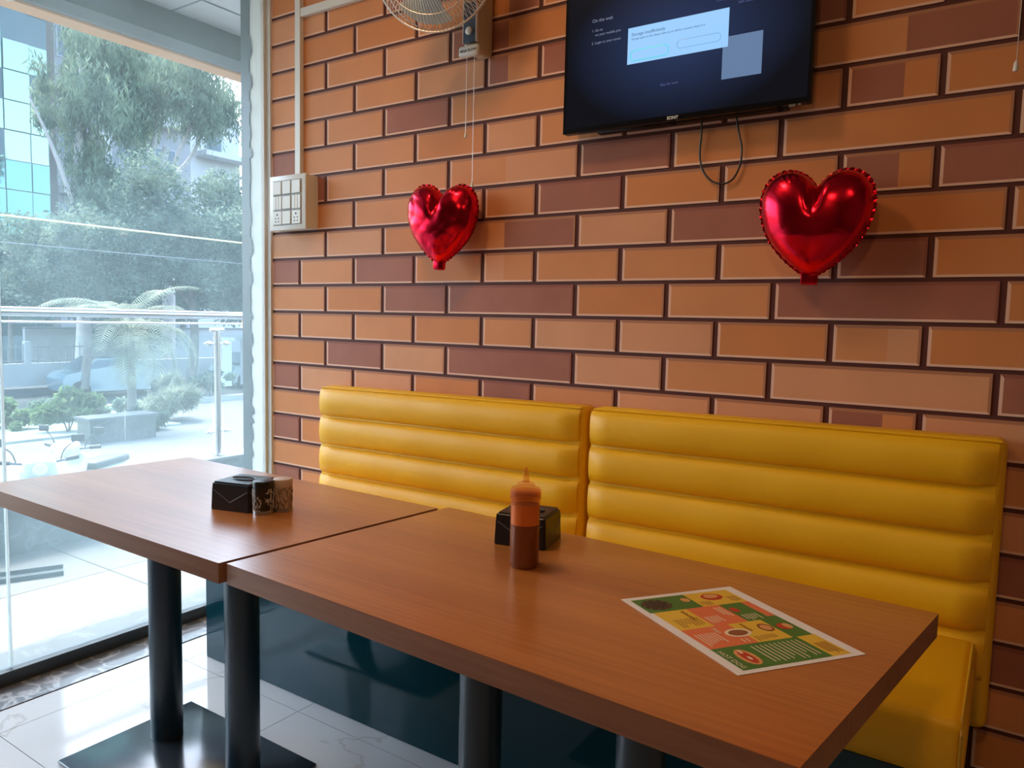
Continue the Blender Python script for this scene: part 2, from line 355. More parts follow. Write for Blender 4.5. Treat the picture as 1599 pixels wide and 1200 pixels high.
# other walls and ceiling (behind the camera; seen in the reflections)
tag(MB().box((XR, YF-.1, .55), (XR+.1, .0, CE), 'cream_wall').box((XR-.01, YF-.1, -.12), (XR+.1, .0, .55), 'dark_wainscot').obj('wall_right'), kind=S)
tag(MB().box((XL-.05, YF-.1, -.12), (XR+.1, YF, CE), 'cream_wall').obj('wall_front'), kind=S)
tag(MB().box((XL-.05, YF-.1, CE), (XR+.1, .12, CE+.1), 'ceiling_white').obj('ceiling'), kind=S)
for (x, y, pw, lab) in ((.55, -1.15, 1.0, 'square warm panel lamp in the ceiling above the tables by the bench'), (1.9, -3.0, 1.3, 'square warm panel lamp in the ceiling behind the viewer'), (3.3, -2.2, .4, 'square warm panel lamp in the ceiling near the right hand wall')):
    t = thing('ceiling_light', lab, 'lamp', (x, y, CE), 0, 'ceiling panel lamps')
    MB().box((-.16, -.16, -.02), (.16, .16, 0), 'white_plastic').obj('lamp_frame', t)
    MB().box((-.14, -.14, -.024), (.14, .14, -.0205), 'panel_light').obj('lamp_diffuser', t)
    ld = bpy.data.lights.new('panel', 'AREA'); ld.shape = 'SQUARE'; ld.size = .26; ld.energy = LAMP_POWER*pw; ld.color = (1, .58, .27)
    lo = bpy.data.objects.new('panel_lamp', ld); COL.objects.link(lo); lo.parent = t; lo.location = (0, 0, -.03)
# window 1: dark frame, glass, white jamb strip
tag(MB().box((-.757, -.012, -.03), (-.625, 0, CE), 'white_paint').box((-.672, -.024, -.03), (-.650, -.012, CE), 'white_paint').obj('trim_1'), kind=S)
wf = MB().box((-.812, -.016, -.03), (-.757, .004, CE), 'alu_dark').box((-.70, -2.15, 0), (-.640, -.012, .05), 'alu_dark').box((-.70, -2.15, CE-.05), (-.640, -.012, CE), 'alu_dark').obj('window_1'); tag(wf, kind=S)
for (ya, yb) in ((-1.036, -.012), (-2.12, -1.042)):
    MB().box((-.672, ya, .05), (-.662, yb, CE-.05), 'window_glass').obj('glass_pane', wf)
MB().box((-.674, -1.042, .05), (-.660, -1.036, CE-.05), 'silicone').obj('silicone_joint', wf)
MB().box((-.70, -2.15, .05), (-.64, -2.12, CE-.05), 'alu_dark').obj('frame_post', wf)
tag(MB().box((-.80, -5.1, -.12), (-.64, -2.15, CE), 'cream_wall').obj('wall_left'), kind=S)
pc = MB(); z = .6
rr_ = random.Random(3)
while z < 2.9:
    hgt = rr_.uniform(.03, .12); wdt = rr_.uniform(.004, .022)
    pc.add([(-.758, -.0165, z), (-.758+wdt, -.0165, z+hgt*.3), (-.758+wdt*.6, -.0165, z+hgt*.8), (-.758, -.0165, z+hgt)], [(0, 1, 2, 3)], 'alu_dark'); z += hgt*rr_.uniform(1.0, 1.8)
jb = pc.obj('paint_chips', wf); jb['kind'] = 'stuff'
# terrace
te = MB().box((-2.46, -5, -.25), (-.745, 2.6, -.046), 'terrace_grout').obj('terrace'); tag(te, kind=S)
ty = [-5, -4.2, -3.4, -2.6, -1.8, -1.0, -.2, .6, 1.4, 2.2, 2.6]; tx = [-2.24, -1.62, -1.02]
for i in range(len(tx)-1):
    for j in range(len(ty)-1): MB().box((tx[i]+.003, ty[j]+.003, -.05), (tx[i+1]-.003, ty[j+1]-.003, -.04), 'terrace_tile').obj('terrace_tile', te)
MB().box((-1.017, -5, -.05), (-.747, 2.6, -.037), 'granite_out').obj('granite_band', te)
cu = MB().box((-2.44, -5, -.25), (-2.245, 2.6, .285), 'granite_out').obj('kerb_wall'); tag(cu, kind=S)
MB().box((-2.46, -5, .285), (-2.235, 2.6, .30), 'terrace_tile').obj('coping', cu)
t = thing('shadow_bar', 'added dark strip standing in for a shadow streak on the pale terrace floor outside the window', 'bar', (-1.745, -.36, -.04), math.radians(-24))  # added dark strip that imitates a shadow streak on the tiles
MB().box((-.03, -1.1, 0), (.03, 0, .022), 'alu_dark').box((-.03, -1.1, .022), (-.022, 0, .04), 'alu_dark').obj('shadow_bar_strip', t)
# glass balustrade
ra = thing('glass_balustrade', 'steel and glass balustrade on the terrace kerb outside the window', 'railing', (-2.34, .92, .30))
MB().tube([(0, -5.9, .93), (0, 1.6, .93)], .025, 'steel', 14).obj('handrail', ra)
MB().tube([(0, -5.9, .875), (0, 1.6, .875)], .006, 'steel', 8).obj('glass_channel', ra)
for yy in (0, -2.4):
    p = MB().tube([(0, yy, 0), (0, yy, .83)], .021, 'steel', 14).lathe([(.045, 0), (.045, .008), (.022, .012)], 'steel', 18, (0, yy, 0)).obj('post', ra)
    MB().tube([(0, yy-.05, .835), (0, yy+.05, .835)], .013, 'steel', 10).obj('post_cap', p)
    for zz in (.16, .745):
        MB().tube([(0, yy-.10, zz), (0, yy+.10, zz)], .007, 'steel', 8).tube([(0, yy-.075, zz), (0, yy-.05, zz)], .016, 'steel', 10).tube([(0, yy+.05, zz), (0, yy+.075, zz)], .016, 'steel', 10).obj('glass_clamp', p)
for (ya, yb) in ((-5.9, -2.46), (-2.34, -.63), (-.62, -.045), (.045, 1.6)):
    MB().box((-.005, ya, .03), (.005, yb, .80), 'rail_glass').obj('glass_panel', ra)
# canopy above the terrace
tag(MB().box((-2.46, -5, 3.05), (-.745, 2.6, 3.15), 'soffit_white').box((-2.0, -5, 3.044), (-1.99, 2.6, 3.0501), 'beam_light').box((-2.3, .60, 3.044), (-.745, .605, 3.0501), 'beam_light').obj('canopy'), kind=S)
bm_ = MB().box((-2.42, -5, 2.83), (-2.30, 2.6, 3.15), 'beam_grey').box((-2.31, -5, 2.82), (-2.285, 2.6, 2.885), 'beam_light').box((-2.44, -5, 2.805), (-2.31, 2.6, 2.83), 'beam_bounce_orange').obj('canopy_beam'); tag(bm_, kind=S)
t = thing('rolled_awning', 'cream rolled canvas awning end hanging under the terrace canopy beam', 'awning', (-2.2, -.30, 2.83))
MB().tube([(0, -.9, 0), (0, -.02, 0), (0, .0, 0), (0, .03, 0)], [.07, .07, .06, .02], 'awning', 16).obj('canvas_roll', t)
MB().tube([(0, -.8, .05), (0, -.8, .22)], .008, 'steel').obj('hanger', t); MB().tube([(0, -.1, .05), (0, -.1, .22)], .008, 'steel').obj('hanger', t)

# ------------------------------------------------------------ banquettes
def roll(x0, x1, z0, z1, yb, bulge, top=False, nx=30, slope=lambda x: 0):
    b = MB(); prof = []; n = 10
    for k in range(n+1):
        s_ = k/n; prof.append((math.sin(PI*s_)**.45, s_))
    vs = []
    for i in range(nx+1):
        f = i/nx; x = x0 + (x1-x0)*f; e = min(f, 1-f)*(x1-x0); k = min(1, e/.03); kk = math.sqrt(max(0, 1-(1-k)**2))
        wob = 1 + .05*math.sin(x*9+z0*40) + .03*math.sin(x*23+z0*70)
        for (bu, s_) in prof:
            tuck = (1-kk)*.004
            zz = z0 + (z1-z0)*s_; zz = zz + (.5-s_)*2*tuck*.6
            vs.append((x, yb - bulge*bu*wob*(.35+.65*kk), zz + slope(x)))
    fs = [(i*(n+1)+k, (i+1)*(n+1)+k, (i+1)*(n+1)+k+1, i*(n+1)+k+1) for i in range(nx) for k in range(n)]
    b.add(vs, fs, 'vinyl_yellow', True)
    # ends and back so that the roll is closed
    for i in (0, nx):
        ring = [vs[i*(n+1)+k] for k in range(n+1)]; ring += [(ring[-1][0], yb+.02, ring[-1][2]), (ring[0][0], yb+.02, ring[0][2])]
        b.add(ring, [tuple(range(len(ring)))], 'vinyl_yellow', False)
    return b
def bench(x0, x1, seat_x0, seat_x1, label):
    t = thing('banquette_bench', label, 'bench', ((x0+x1)/2, -.3, 0), 0, 'yellow banquette benches along the brick wall')
    cx = (x0+x1)/2
    def fin(b, name, parent=t):
        b.v = [(v[0]-cx, v[1]+.3, v[2]) for v in b.v]; return b.obj(name, parent)
    sl = lambda x: .0125*(x-.96)
    bx = MB().rbox((x0, -.098, .30), (x1, -.006, .982), 'vinyl_yellow', .022, 4); bx.v = [(v[0], v[1], v[2]+(sl(v[0]) if v[2] > .6 else 0)) for v in bx.v]
    body = fin(bx, 'backrest')
    pp = MB().tube([(x0+.012, -.094, .977+sl(x0)), (x1-.012, -.094, .977+sl(x1))], .0035, 'vinyl_yellow', 6); fin(pp, 'top_seam', body)
    pz = [.975, .865, .752, .638, .522, .40]
    for k in range(5):
        fin(roll(x0+.006, x1-.016, pz[k+1]+.001, pz[k]-.001, -.094, .034 if k else .032, slope=sl), 'back_channel')
    # seat cushion with a soft front edge and a side seam
    c = MB().rbox((seat_x0, -.560, .392), (seat_x1, -.100, .520), 'vinyl_yellow', .024, 4)
    cush = fin(c, 'seat_cushion')
    for sx in ((seat_x0+.008, seat_x1-.008)):
        fin(MB().tube([(sx, -.13, .5185), (sx, -.535, .5185), (sx, -.5585, .495), (sx, -.5585, .40)], .003, 'vinyl_piping', 6), 'piping', cush)
    fin(MB().rbox((seat_x0+.002, -.542, .0), (seat_x1-.004, -.10, .392), 'teal_laminate', .002, 1, smooth=False), 'base_panel')
    return t
bench(-.225, .957, -.327, .962, 'yellow ribbed vinyl banquette bench nearer the window, its seat mostly hidden by the tables')
bench(.974, 2.047, .966, 2.018, 'yellow ribbed vinyl banquette bench on the right with its bare seat end showing')

# ------------------------------------------------------------ tables
def table(quad, cols, plate, label, top_z=.75):
    c = (sum(p[0] for p in quad)/4, sum(p[1] for p in quad)/4)
    t = thing('dining_table', label, 'table', (c[0], c[1], 0), 0, 'wood laminate tables in front of the bench')
    poly = []
    for i, p in enumerate(quad):
        p = Vector(p); a = Vector(quad[i-1]); b = Vector(quad[(i+1) % 4]); da = (a-p).normalized(); db = (b-p).normalized(); rad = .002
        for k in range(4):
            s_ = k/3; q = p + da*rad*(1-s_)**2 + db*rad*s_**2; poly.append((q.x-c[0], q.y-c[1]))
    top = MB(); n = len(poly)
    top.prism(poly, top_z-.042, top_z-.0015, 'table_edge'); 
    top.v = top.v; top.obj('tabletop_core', t)
    MB().prism(poly, top_z-.0015, top_z, 'table_top', 'menu_brown').obj('laminate_sheet', t)
    for (x, y) in cols:
        MB().lathe([(.044, .012), (.044, top_z-.043)], 'black_metal', 32, (x-c[0], y-c[1], 0)).obj('column', t)
        MB().rbox((x-c[0]-.16, y-c[1]-.16, top_z-.048), (x-c[0]+.16, y-c[1]+.16, top_z-.042), 'black_metal', .002, 1).obj('mounting_plate', t)
    (x0, y0), (x1, y1) = plate
    MB().rbox((x0-c[0], y0-c[1], .0005), (x1-c[0], y1-c[1], .012), 'plate_metal', .004, 2).obj('base_plate', t)
    return t
table([(-.335, -1.236), (.763, -1.246), (.822, -.636), (-.284, -.626)], ((.055, -.93), (.407, -.93)), ((-.062, -1.18), (.52, -.775)), 'wood laminate table nearest the window with the black napkin box and two shakers on it')
table([(.777, -1.238), (1.877, -1.285), (1.966, -.659), (.838, -.612)], ((1.182, -.93), (1.536, -.93)), ((1.06, -1.16), (1.66, -.76)), 'wood laminate table on the right with the sauce bottle and menu sheet on it')

# ------------------------------------------------------------ things on the tables
def napkin_box():
    t = thing('napkin_box', '', 'napkin box')
    w0, w1, H = .060, .053, .071
    def pt(wd_, z): return [(-wd_, -wd_*.95, z), (wd_, -wd_*.95, z), (wd_, wd_*.95, z), (-wd_, wd_*.95, z)]
    bm = bmesh.new(); vs = [bm.verts.new(p) for p in pt(w0, 0)+pt(w0, .006)+pt(w0-.0015, .05)+pt(w0-.003, H)]
    bm.faces.new(vs[3::-1])
    for k in range(3):
        for i in range(4): bm.faces.new((vs[k*4+i], vs[k*4+(i+1) % 4], vs[(k+1)*4+(i+1) % 4], vs[(k+1)*4+i]))
    bm.faces.new(vs[12:16])
    ed = [e for e in bm.edges if abs(e.verts[0].co.z-e.verts[1].co.z) > .001 or (e.verts[0].co.z > .06 and e.verts[1].co.z > .06)]
    bmesh.ops.bevel(bm, geom=ed, offset=.005, segments=3, affect='EDGES')
    MB().bm(bm, 'black_plastic').obj('box_body', t)
    # oval opening with a raised rim in the lid
    op = MB(); n = 28; ring = [(math.cos(2*PI*k/n)*.036, math.sin(2*PI*k/n)*.017) for k in range(n)]
    op.add([(x, y, H+.0006) for x, y in ring], [tuple(range(n))], 'inside_dark'); o1 = op.obj('opening', t)
    MB().tube([(x, y, H+.001) for x, y in ring]+[(ring[0][0], ring[0][1], H+.001)], .002, 'black_plastic', 6).obj('opening_rim', t)
    dv = MB()   # the V shaped envelope line on each side
    for k in range(4):
        R = Matrix.Rotation(k*PI/2, 3, 'Z'); yf = -w0*(.95 if k % 2 == 0 else 1) - .0002
        for a, b in (((-.052, .052), (0, .022)), ((0, .022), (.052, .052))):
            pts = [R @ Vector((a[0], yf+.002*(a[1]/.07), a[1])), R @ Vector((b[0], yf+.002*(b[1]/.07), b[1]))]
            dv.tube(pts, .0009, 'line_grey', 5)
    dv.obj('envelope_line', t)
    return t
nb = napkin_box(); nb['label'] = 'black plastic napkin box next to the shakers on the table by the window'; nb['group'] = 'black napkin boxes'
nb.location = (.424, -.932, .75); nb.rotation_euler = (0, 0, math.radians(15))
copy_tree(nb, (1.164, -.735, .75), math.radians(12), 'black plastic napkin box behind the red sauce bottle')

def shaker(loc, rad, H, body, line, cap, label, seed):
    t = thing('shaker', label, 'shaker', loc, 0, 'salt and pepper shakers')
    MB().lathe([(rad*.96, 0), (rad, .003), (rad, H*.80)], body, 32).obj('body', t)
    MB().lathe([(rad*1.005, H*.80), (rad*1.01, H*.96), (rad*.93, H), (rad*.5, H+.0015), (0, H+.002)], cap, 32).obj('lid', t)
    MB().lathe([(rad*1.015, .0), (rad*1.015, .008), (rad, .010)], 'steel_dull', 32).obj('foot_ring', t)
    rr_ = random.Random(seed); b = MB()
    for k in range(54):   # raised scribbled web of lines around the body
        a = rr_.uniform(0, 2*PI); z = rr_.uniform(.14, .70)*H; pts = []
        for s_ in range(6):
            pts.append(((rad+.0003)*math.cos(a), (rad+.0003)*math.sin(a), z)); a += rr_.uniform(-.28, .28); z = min(.76*H, max(.12*H, z+rr_.uniform(-.16, .16)*H))
        b.tube(pts, .0005, line, 4)
    b.obj('line_pattern', t); return t
shaker((.516, -.946, .75), .0255, .083, 'shaker_black', 'shaker_line_white', 'shaker_black', 'black shaker with thin white scribbled lines, standing nearer the camera', 5)
shaker((.532, -.899, .75), .0240, .082, 'shaker_cream', 'shaker_line_dark', 'shaker_cream', 'beige shaker with dark scribbled lines, behind the black shaker', 9)

t = thing('sauce_bottle', 'clear squeeze bottle half full of dark red sauce, near the table edge', 'bottle', (1.252, -.888, .75))
R_ = .0300
MB().lathe([(R_*.90, 0), (R_, .006), (R_, .128), (R_*.97, .132)], 'bottle_plastic', 40).obj('bottle_body', t)
MB().lathe([(R_*.86, .002), (R_*.955, .007), (R_*.955, .086), (R_*.9, .087), (0, .087)], 'sauce', 36).obj('sauce', t)
MB().lathe([(R_*.95, .088), (R_*.95, .127)], 'sauce_smear', 36).obj('sauce_film', t)
cp = MB().lathe([(R_*1.0, .131), (R_*.97, .134), (R_*1.02, .137), (R_*1.02, .156), (R_*.97, .160), (R_*.62, .161), (R_*.60, .169), (R_*.5, .171), (.0075, .173)], 'bottle_plastic', 40).obj('cap', t)
MB().lathe([(.0082, .172), (.0065, .180), (.0035, .198), (.0028, .2015)], 'bottle_plastic', 20).obj('nozzle', cp)
sm = MB()
for k in range(4): sm.lathe([(R_*1.03, .138+.0045*k), (R_*1.045, .1395+.0045*k), (R_*1.03, .141+.0045*k)], 'bottle_plastic', 36)
sm.obj('cap_ridges', cp)

# menu sheet
O = Vector((1.491, -.938)); U = Vector((.1369, .1862)); V = Vector((.2612, -.1663))
c0 = O + (U+V)/2
t = thing('menu_sheet', 'white bordered menu sheet printed in green, yellow and coral squares', 'menu', (c0.x, c0.y, .7503))
def mp(a, b, z=0): q = O + U*a + V*b - c0; return (q.x, q.y, z)
MB().add([mp(0,0),mp(1,0),mp(1,1),mp(0,1),mp(0,0,.0006),mp(1,0,.0006),mp(1,1,.0006),mp(0,1,.0006)], [(0,1,2,3),(7,6,5,4),(0,4,5,1),(1,5,6,2),(2,6,7,3),(3,7,4,0)], 'paper_white').obj('paper', t)
pr = MB(); zz = .0008
def rect(a0, b0, a1, b1, m, dz=0): pr.add([mp(a0,b0,zz+dz),mp(a1,b0,zz+dz),mp(a1,b1,zz+dz),mp(a0,b1,zz+dz)], [(0,3,2,1)], m)
def oval(a, b, ra_, rb, m, dz=.0002, n=20): pr.add([mp(a+ra_*math.cos(2*PI*k/n), b-rb*math.sin(2*PI*k/n), zz+dz) for k in range(n)], [tuple(range(n))], m)
for q in ((.05,.04,.51,.24,'menu_green'),(.51,.04,.91,.24,'menu_yellow'),(.07,.24,.35,.49,'menu_yellow'),(.35,.24,.64,.49,'menu_coral'),(.64,.24,.91,.49,'menu_green'),
          (.07,.49,.46,.73,'menu_coral'),(.46,.49,.74,.73,'menu_yellow'),(.74,.49,.91,.73,'menu_green'),(.06,.73,.77,.97,'menu_green'),(.77,.73,.92,.97,'menu_yellow')): rect(*q)
rect(.84,.24,.91,.46,'menu_coral',.0001); rect(.05,.24,.07,.97,'paper_white',.00005)
oval(.19,.14,.12,.075,'menu_black'); 
for k in range(10): 
    a_ = 2*PI*k/10; oval(.19+.10*math.cos(a_), .14+.063*math.sin(a_), .006, .004, 'menu_bread', .0004, 6)
oval(.70,.12,.09,.05,'menu_red'); oval(.70,.11,.06,.03,'menu_bread',.0003); oval(.46,.12,.035,.03,'menu_bread')
oval(.43,.60,.10,.05,'menu_cream'); oval(.43,.60,.075,.035,'menu_brown',.0003)
oval(.68,.585,.055,.05,'menu_brown'); oval(.68,.585,.038,.034,'menu_bread',.0003)
oval(.69,.33,.035,.035,'menu_red'); oval(.82,.60,.05,.04,'menu_red'); oval(.85,.60,.03,.035,'menu_bread',.0003)
oval(.23,.855,.065,.085,'menu_bread'); oval(.23,.855,.038,.072,'menu_red',.0003); oval(.23,.80,.012,.02,'menu_cream',.0005,10); oval(.23,.87,.012,.02,'menu_cream',.0005,10)
rr_ = random.Random(2)
def lines(a0, a1, b0, b1, n, m):   # lines of print; the sheet reads along its long side
    for k in range(n):
        a = a0+(a1-a0)*(k+.5)/n; rect(a-.0045, b0, a+.0045, b0+(b1-b0)*rr_.uniform(.65, 1), m, .0003)
lines(.12,.33,.36,.47,8,'menu_brown'); lines(.37,.50,.37,.47,5,'menu_cream'); lines(.55,.62,.27,.40,3,'menu_cream')
lines(.10,.28,.56,.71,7,'menu_cream'); lines(.36,.43,.67,.72,2,'menu_cream'); lines(.48,.66,.66,.72,7,'menu_brown'); lines(.66,.80,.40,.48,5,'menu_cream')
lines(.34,.74,.76,.95,11,'menu_cream'); lines(.79,.90,.82,.95,6,'menu_brown'); lines(.53,.63,.17,.23,4,'menu_brown'); lines(.80,.89,.14,.22,4,'menu_brown')
pr.obj('printed_panels', t)
th = math.atan2(V.y, V.x)
def menu_text(nm, body, a, b, size, m):
    p = Vector(mp(a, b, .0013)); text_obj(nm, body, size, Matrix.Translation(p) @ Matrix.Rotation(math.atan2(V.y, V.x), 4, 'Z'), m, t, .0001)
menu_text('printed_text', 'HOT DOG', .085, .765, .0125, 'menu_cream')
menu_text('printed_text', 'BURGERS', .275, .265, .0095, 'menu_brown')
menu_text('printed_text', 'FRIES', .29, .515, .0095, 'menu_cream')
menu_text('printed_text', 'SHAKES', .53, .505, .009, 'menu_brown')

# ------------------------------------------------------------ heart balloons
def heart(name, loc, rot, W, T, label, seed, crumple):
    t = thing(name, label, 'balloon', loc, 0, 'red heart balloons taped to the brick wall'); t.rotation_euler = rot
    n = 120; K = 22; rr_ = random.Random(seed); ph = [rr_.uniform(0, 6.28) for _ in range(8)]
    half = [(0, .315), (.10, .425), (.245, .475), (.385, .435), (.475, .325), (.505, .165), (.478, -.01), (.405, -.175), (.295, -.315), (.175, -.425), (.075, -.492), (0, -.515)]
    loop = half + [(-x, z) for x, z in half[-2:0:-1]]; NL = len(loop)
    def outline(a):
        f = (a/(2*PI) % 1)*NL; i0 = int(f) % NL; s_ = f-int(f); p = [loop[(i0+q) % NL] for q in (-1, 0, 1, 2)]
        if i0 == 0: p[0] = (p[1][0]-(p[2][0]-p[1][0])*.2, p[1][1]-(p[2][1]-p[1][1]))
        if i0 == NL-1: p[3] = (p[2][0]-(p[1][0]-p[2][0])*.2, p[2][1]-(p[1][1]-p[2][1]))
        return tuple(.5*((2*p[1][c])+(-p[0][c]+p[2][c])*s_+(2*p[0][c]-5*p[1][c]+4*p[2][c]-p[3][c])*s_*s_+(-p[0][c]+3*p[1][c]-3*p[2][c]+p[3][c])*s_**3) for c in (0, 1))
    cx, cz = 0, -.03
    for side, nm in ((-1, 'foil_front'), (1, 'foil_back')):
        vs = []; 
        for j in range(K+1):
            k = j/K
            for i in range(n):
                a = 2*PI*(i+.5)/n; x, z = outline(a)
                xx = cx+(x-cx)*k; z2 = cz+(z-cz)*k
                prof = (max(0, 1-k**2.6))**.5
                cleft = math.exp(-(xx/.055)**2)*max(0, min(1, (z2-.02)/.26))*.34
                point = 1 - .25*max(0, -z2-.15)/.35
                d = T*prof*(1-cleft)*point
                wr = k**5*(1-k**14)
                d += T*.045*wr*math.sin(58*a+ph[0])*(1+.5*math.sin(7*a+ph[1]))
                d += T*crumple*1.6*(abs(math.sin(6*xx/.5+ph[2]+2*math.sin(7*z2+ph[3])))+abs(math.sin(7*z2/.5+ph[4]+2.5*xx/.5))-1.1)*(1-k**3)*k
                rim = 1 + (.012*math.sin(43*a+ph[5])+.008*math.sin(97*a))*(k > .98)
                sc = W*rim
                vs.append((xx*sc, side*(d*W + (.0006 if side > 0 else 0)), z2*sc))
        fs = [(j*n+i, j*n+(i+1) % n, (j+1)*n+(i+1) % n, (j+1)*n+i) for j in range(1, K) for i in range(n)]
        fs.append(tuple(range(n, 2*n)))
        if side > 0: fs = [f[::-1] for f in fs]
        MB().add(vs, fs, 'foil_red', True).obj(nm, t)
    # flat sealed rim with a frilled edge
    vs = []
    for i in range(n*2):
        a = 2*PI*(i+.5)/(n*2); x, z = outline(a); f = 1.035+.010*math.sin(61*a)+.006*math.sin(113*a+1)
        yy = .0022*math.sin(47*a)
        vs += [(x*W*.985, 0, z*W*.985 ), (x*W*f, yy, (z-cz)*W*f+cz*W)]
    N = n*2
    MB().add(vs, [(2*i, 2*((i+1) % N), 2*((i+1) % N)+1, 2*i+1) for i in range(N)], 'foil_red', True).obj('sealed_rim', t)
    MB().rbox((-.021, -.012, -.52*W-.022), (.021, .010, -.47*W), 'foil_red', .006, 2).obj('inflation_tab', t)
    return t
heart('heart_balloon', (.372, -.085, 1.572), (0, math.radians(3), math.radians(8)), .268, .25, 'crumpled red foil heart balloon, the smaller one below the wall fan', 3, .055)
heart('heart_balloon', (1.598, -.090, 1.512), (0, math.radians(2), math.radians(4)), .268, .27, 'smooth red foil heart balloon with frilled rim, right of the television', 8, .012)

# ------------------------------------------------------------ television
t = thing('television', 'black flat television showing a pale message box, mounted on the brick wall', 'television', (1.205, -.04, 2.04))
X0, X1, Z0, Z1 = .840-1.205, 1.569-1.205, 1.818-2.04, 2.255-2.04
MB().rbox((X0, -.035, Z0), (X1, -.008, Z1), 'tv_black', .003, 2).obj('housing', t)
MB().rbox((X0+.10, -.010, Z0+.0-.004), (X1-.06, .020, Z0+.20), 'tv_black', .008, 2).obj('rear_bulge', t)
MB().box((-.12, .018, -.10), (.12, .039, .10), 'black_metal').obj('wall_bracket', t)
bz = MB()
for (a, b, c, d) in ((X0, X1, Z0, Z0+.014), (X0, X1, Z1-.009, Z1), (X0, X0+.009, Z0+.014, Z1-.009), (X1-.009, X1, Z0+.014, Z1-.009)): bz.box((a, -.0372, c), (b, -.0352, d), 'tv_black')
bz.obj('bezel', t)
# screen: backlit panel, glow strongest round the message box
m = bpy.data.materials.new('screen'); m.use_nodes = True; n = m.node_tree.nodes; l = m.node_tree.links; b = n['Principled BSDF']
b.inputs['Base Color'].default_value = (.004, .005, .008, 1); b.inputs['Roughness'].default_value = .13
tc = n.new('ShaderNodeTexCoord'); mp_ = n.new('ShaderNodeMapping'); mp_.vector_type = 'TEXTURE'; mp_.inputs['Location'].default_value = (.0, 0, .00); mp_.inputs['Scale'].default_value = (.36, 1, .23)
gr = n.new('ShaderNodeTexGradient'); gr.gradient_type = 'SPHERICAL'; l.new(tc.outputs['Object'], mp_.inputs[0]); l.new(mp_.outputs[0], gr.inputs[0])
rp = n.new('ShaderNodeValToRGB'); rp.color_ramp.elements[0].color = (.003, .0035, .006, 1); rp.color_ramp.elements[1].color = (.018, .032, .085, 1); rp.color_ramp.elements[1].position = .8; l.new(gr.outputs[0], rp.inputs[0])
l.new(rp.outputs[0], b.inputs['Emission Color']); b.inputs['Emission Strength'].default_value = .55; MATS['screen'] = m
emis('screen_box', (.33, .62, 1.0), 0.50); emis('screen_pale', (.115, .19, .33), 0.54); emis('screen_text', (.12, .14, .20), .8); emis('screen_text_dim', (.05, .06, .15), .8); emis('screen_dark', (.02, .05, .10), 1.0); emis('screen_green', (.03, .35, .36), 1.0); emis('screen_grey', (.07, .17, .27), 1.0)
MATS['screen_dark'].node_tree.nodes['Principled BSDF'].inputs['Emission Strength'].default_value = 1
sc_ = MB().box((X0+.0088, -.0366, Z0+.0138), (X1-.0088, -.0355, Z1-.0088), 'screen').obj('screen', t)
def sb(nm, a, b, c, d, mm, dy=0):
    return MB().box((a-1.205, -.0372-dy, c-2.04), (b-1.205, -.0366, d-2.04), mm).obj(nm, sc_)
sb('message_box', 1.050, 1.347, 1.993, 2.095, 'screen_box')
sb('pale_square', 1.3475, 1.440, 1.908, 2.019, 'screen_pale'); sb('pale_square', 1.333, 1.3475, 1.908, 1.9925, 'screen_pale')
def rr_outline(nm, a, b, c, d, th_, mm):
    R2 = (d-c)*.42; pts = []
    for (qx, qz, s0) in ((b-R2, d-R2, 0), (a+R2, d-R2, 90), (a+R2, c+R2, 180), (b-R2, c+R2, 270)):
        for k in range(5): an = math.radians(s0+k*22.5); pts.append((qx+R2*math.cos(an)-1.205, -.0374, qz+R2*math.sin(an)-2.04))
    pts.append(pts[0]); MB().tube(pts, th_, mm, 4).obj(nm, sc_)
rr_outline('button_outline', 1.060, 1.176, 2.001, 2.030, .0014, 'screen_green'); rr_outline('button_outline', 1.202, 1.326, 2.012, 2.034, .0008, 'screen_grey')
def tt(body, x, z, size, mm, y=-.0376): text_obj('screen_text', body, size, WALLM(x-1.205, y, z-2.04), mm, sc_, .0001, .0)
tt('Storage insufficiently', 1.061, 2.071, .0125, 'screen_dark'); tt('Storage space is full, please clean up or will be recovery check it it', 1.061, 2.060, .0082, 'screen_dark')
tt('On the web', .931, 2.133, .014, 'screen_text'); tt('1. Go to', .931, 2.106, .0105, 'screen_text'); tt('on your mobile pho', .942, 2.093, .0105, 'screen_text'); tt('2. Login to your accou', .931, 2.070, .0105, 'screen_text')
tt('Use your mobile', 1.31, 2.117, .0125, 'screen_text_dim'); tt('see below.', 1.37, 2.100, .0125, 'screen_text_dim'); tt('Skip for now', 1.155, 1.917, .0105, 'screen_text_dim')
text_obj('maker_name', 'SONY', .0125, WALLM(1.180-1.205, -.0374, 1.8205-2.04), 'white_plastic', t, .0002, .0004)
MB().box((1.515-1.205, -.036, Z0-.006), (1.532-1.205, -.030, Z0+.001), 'steel_dull').box((1.538-1.205, -.036, Z0-.005), (1.545-1.205, -.030, Z0+.001), 'steel_dull').obj('indicator', t)
pts = [(1.262, -.025, 1.85), (1.262, -.018, 1.79), (1.258, -.014, 1.73), (1.268, -.014, 1.685), (1.295, -.014, 1.652), (1.328, -.014, 1.640), (1.358, -.014, 1.652), (1.376, -.014, 1.69), (1.378, -.014, 1.735), (1.368, -.016, 1.78), (1.356, -.025, 1.85)]
def smooth_pts(P_, n=5):
    out_ = []; P_ = [Vector(p) for p in P_]
    for i in range(len(P_)-1):
        p0, p1, p2, p3 = P_[max(i-1, 0)], P_[i], P_[i+1], P_[min(i+2, len(P_)-1)]
        for k in range(n):
            s_ = k/n; out_.append(.5*((2*p1)+(-p0+p2)*s_+(2*p0-5*p1+4*p2-p3)*s_*s_+(-p0+3*p1-3*p2+p3)*s_**3))
    return out_ + [P_[-1]]
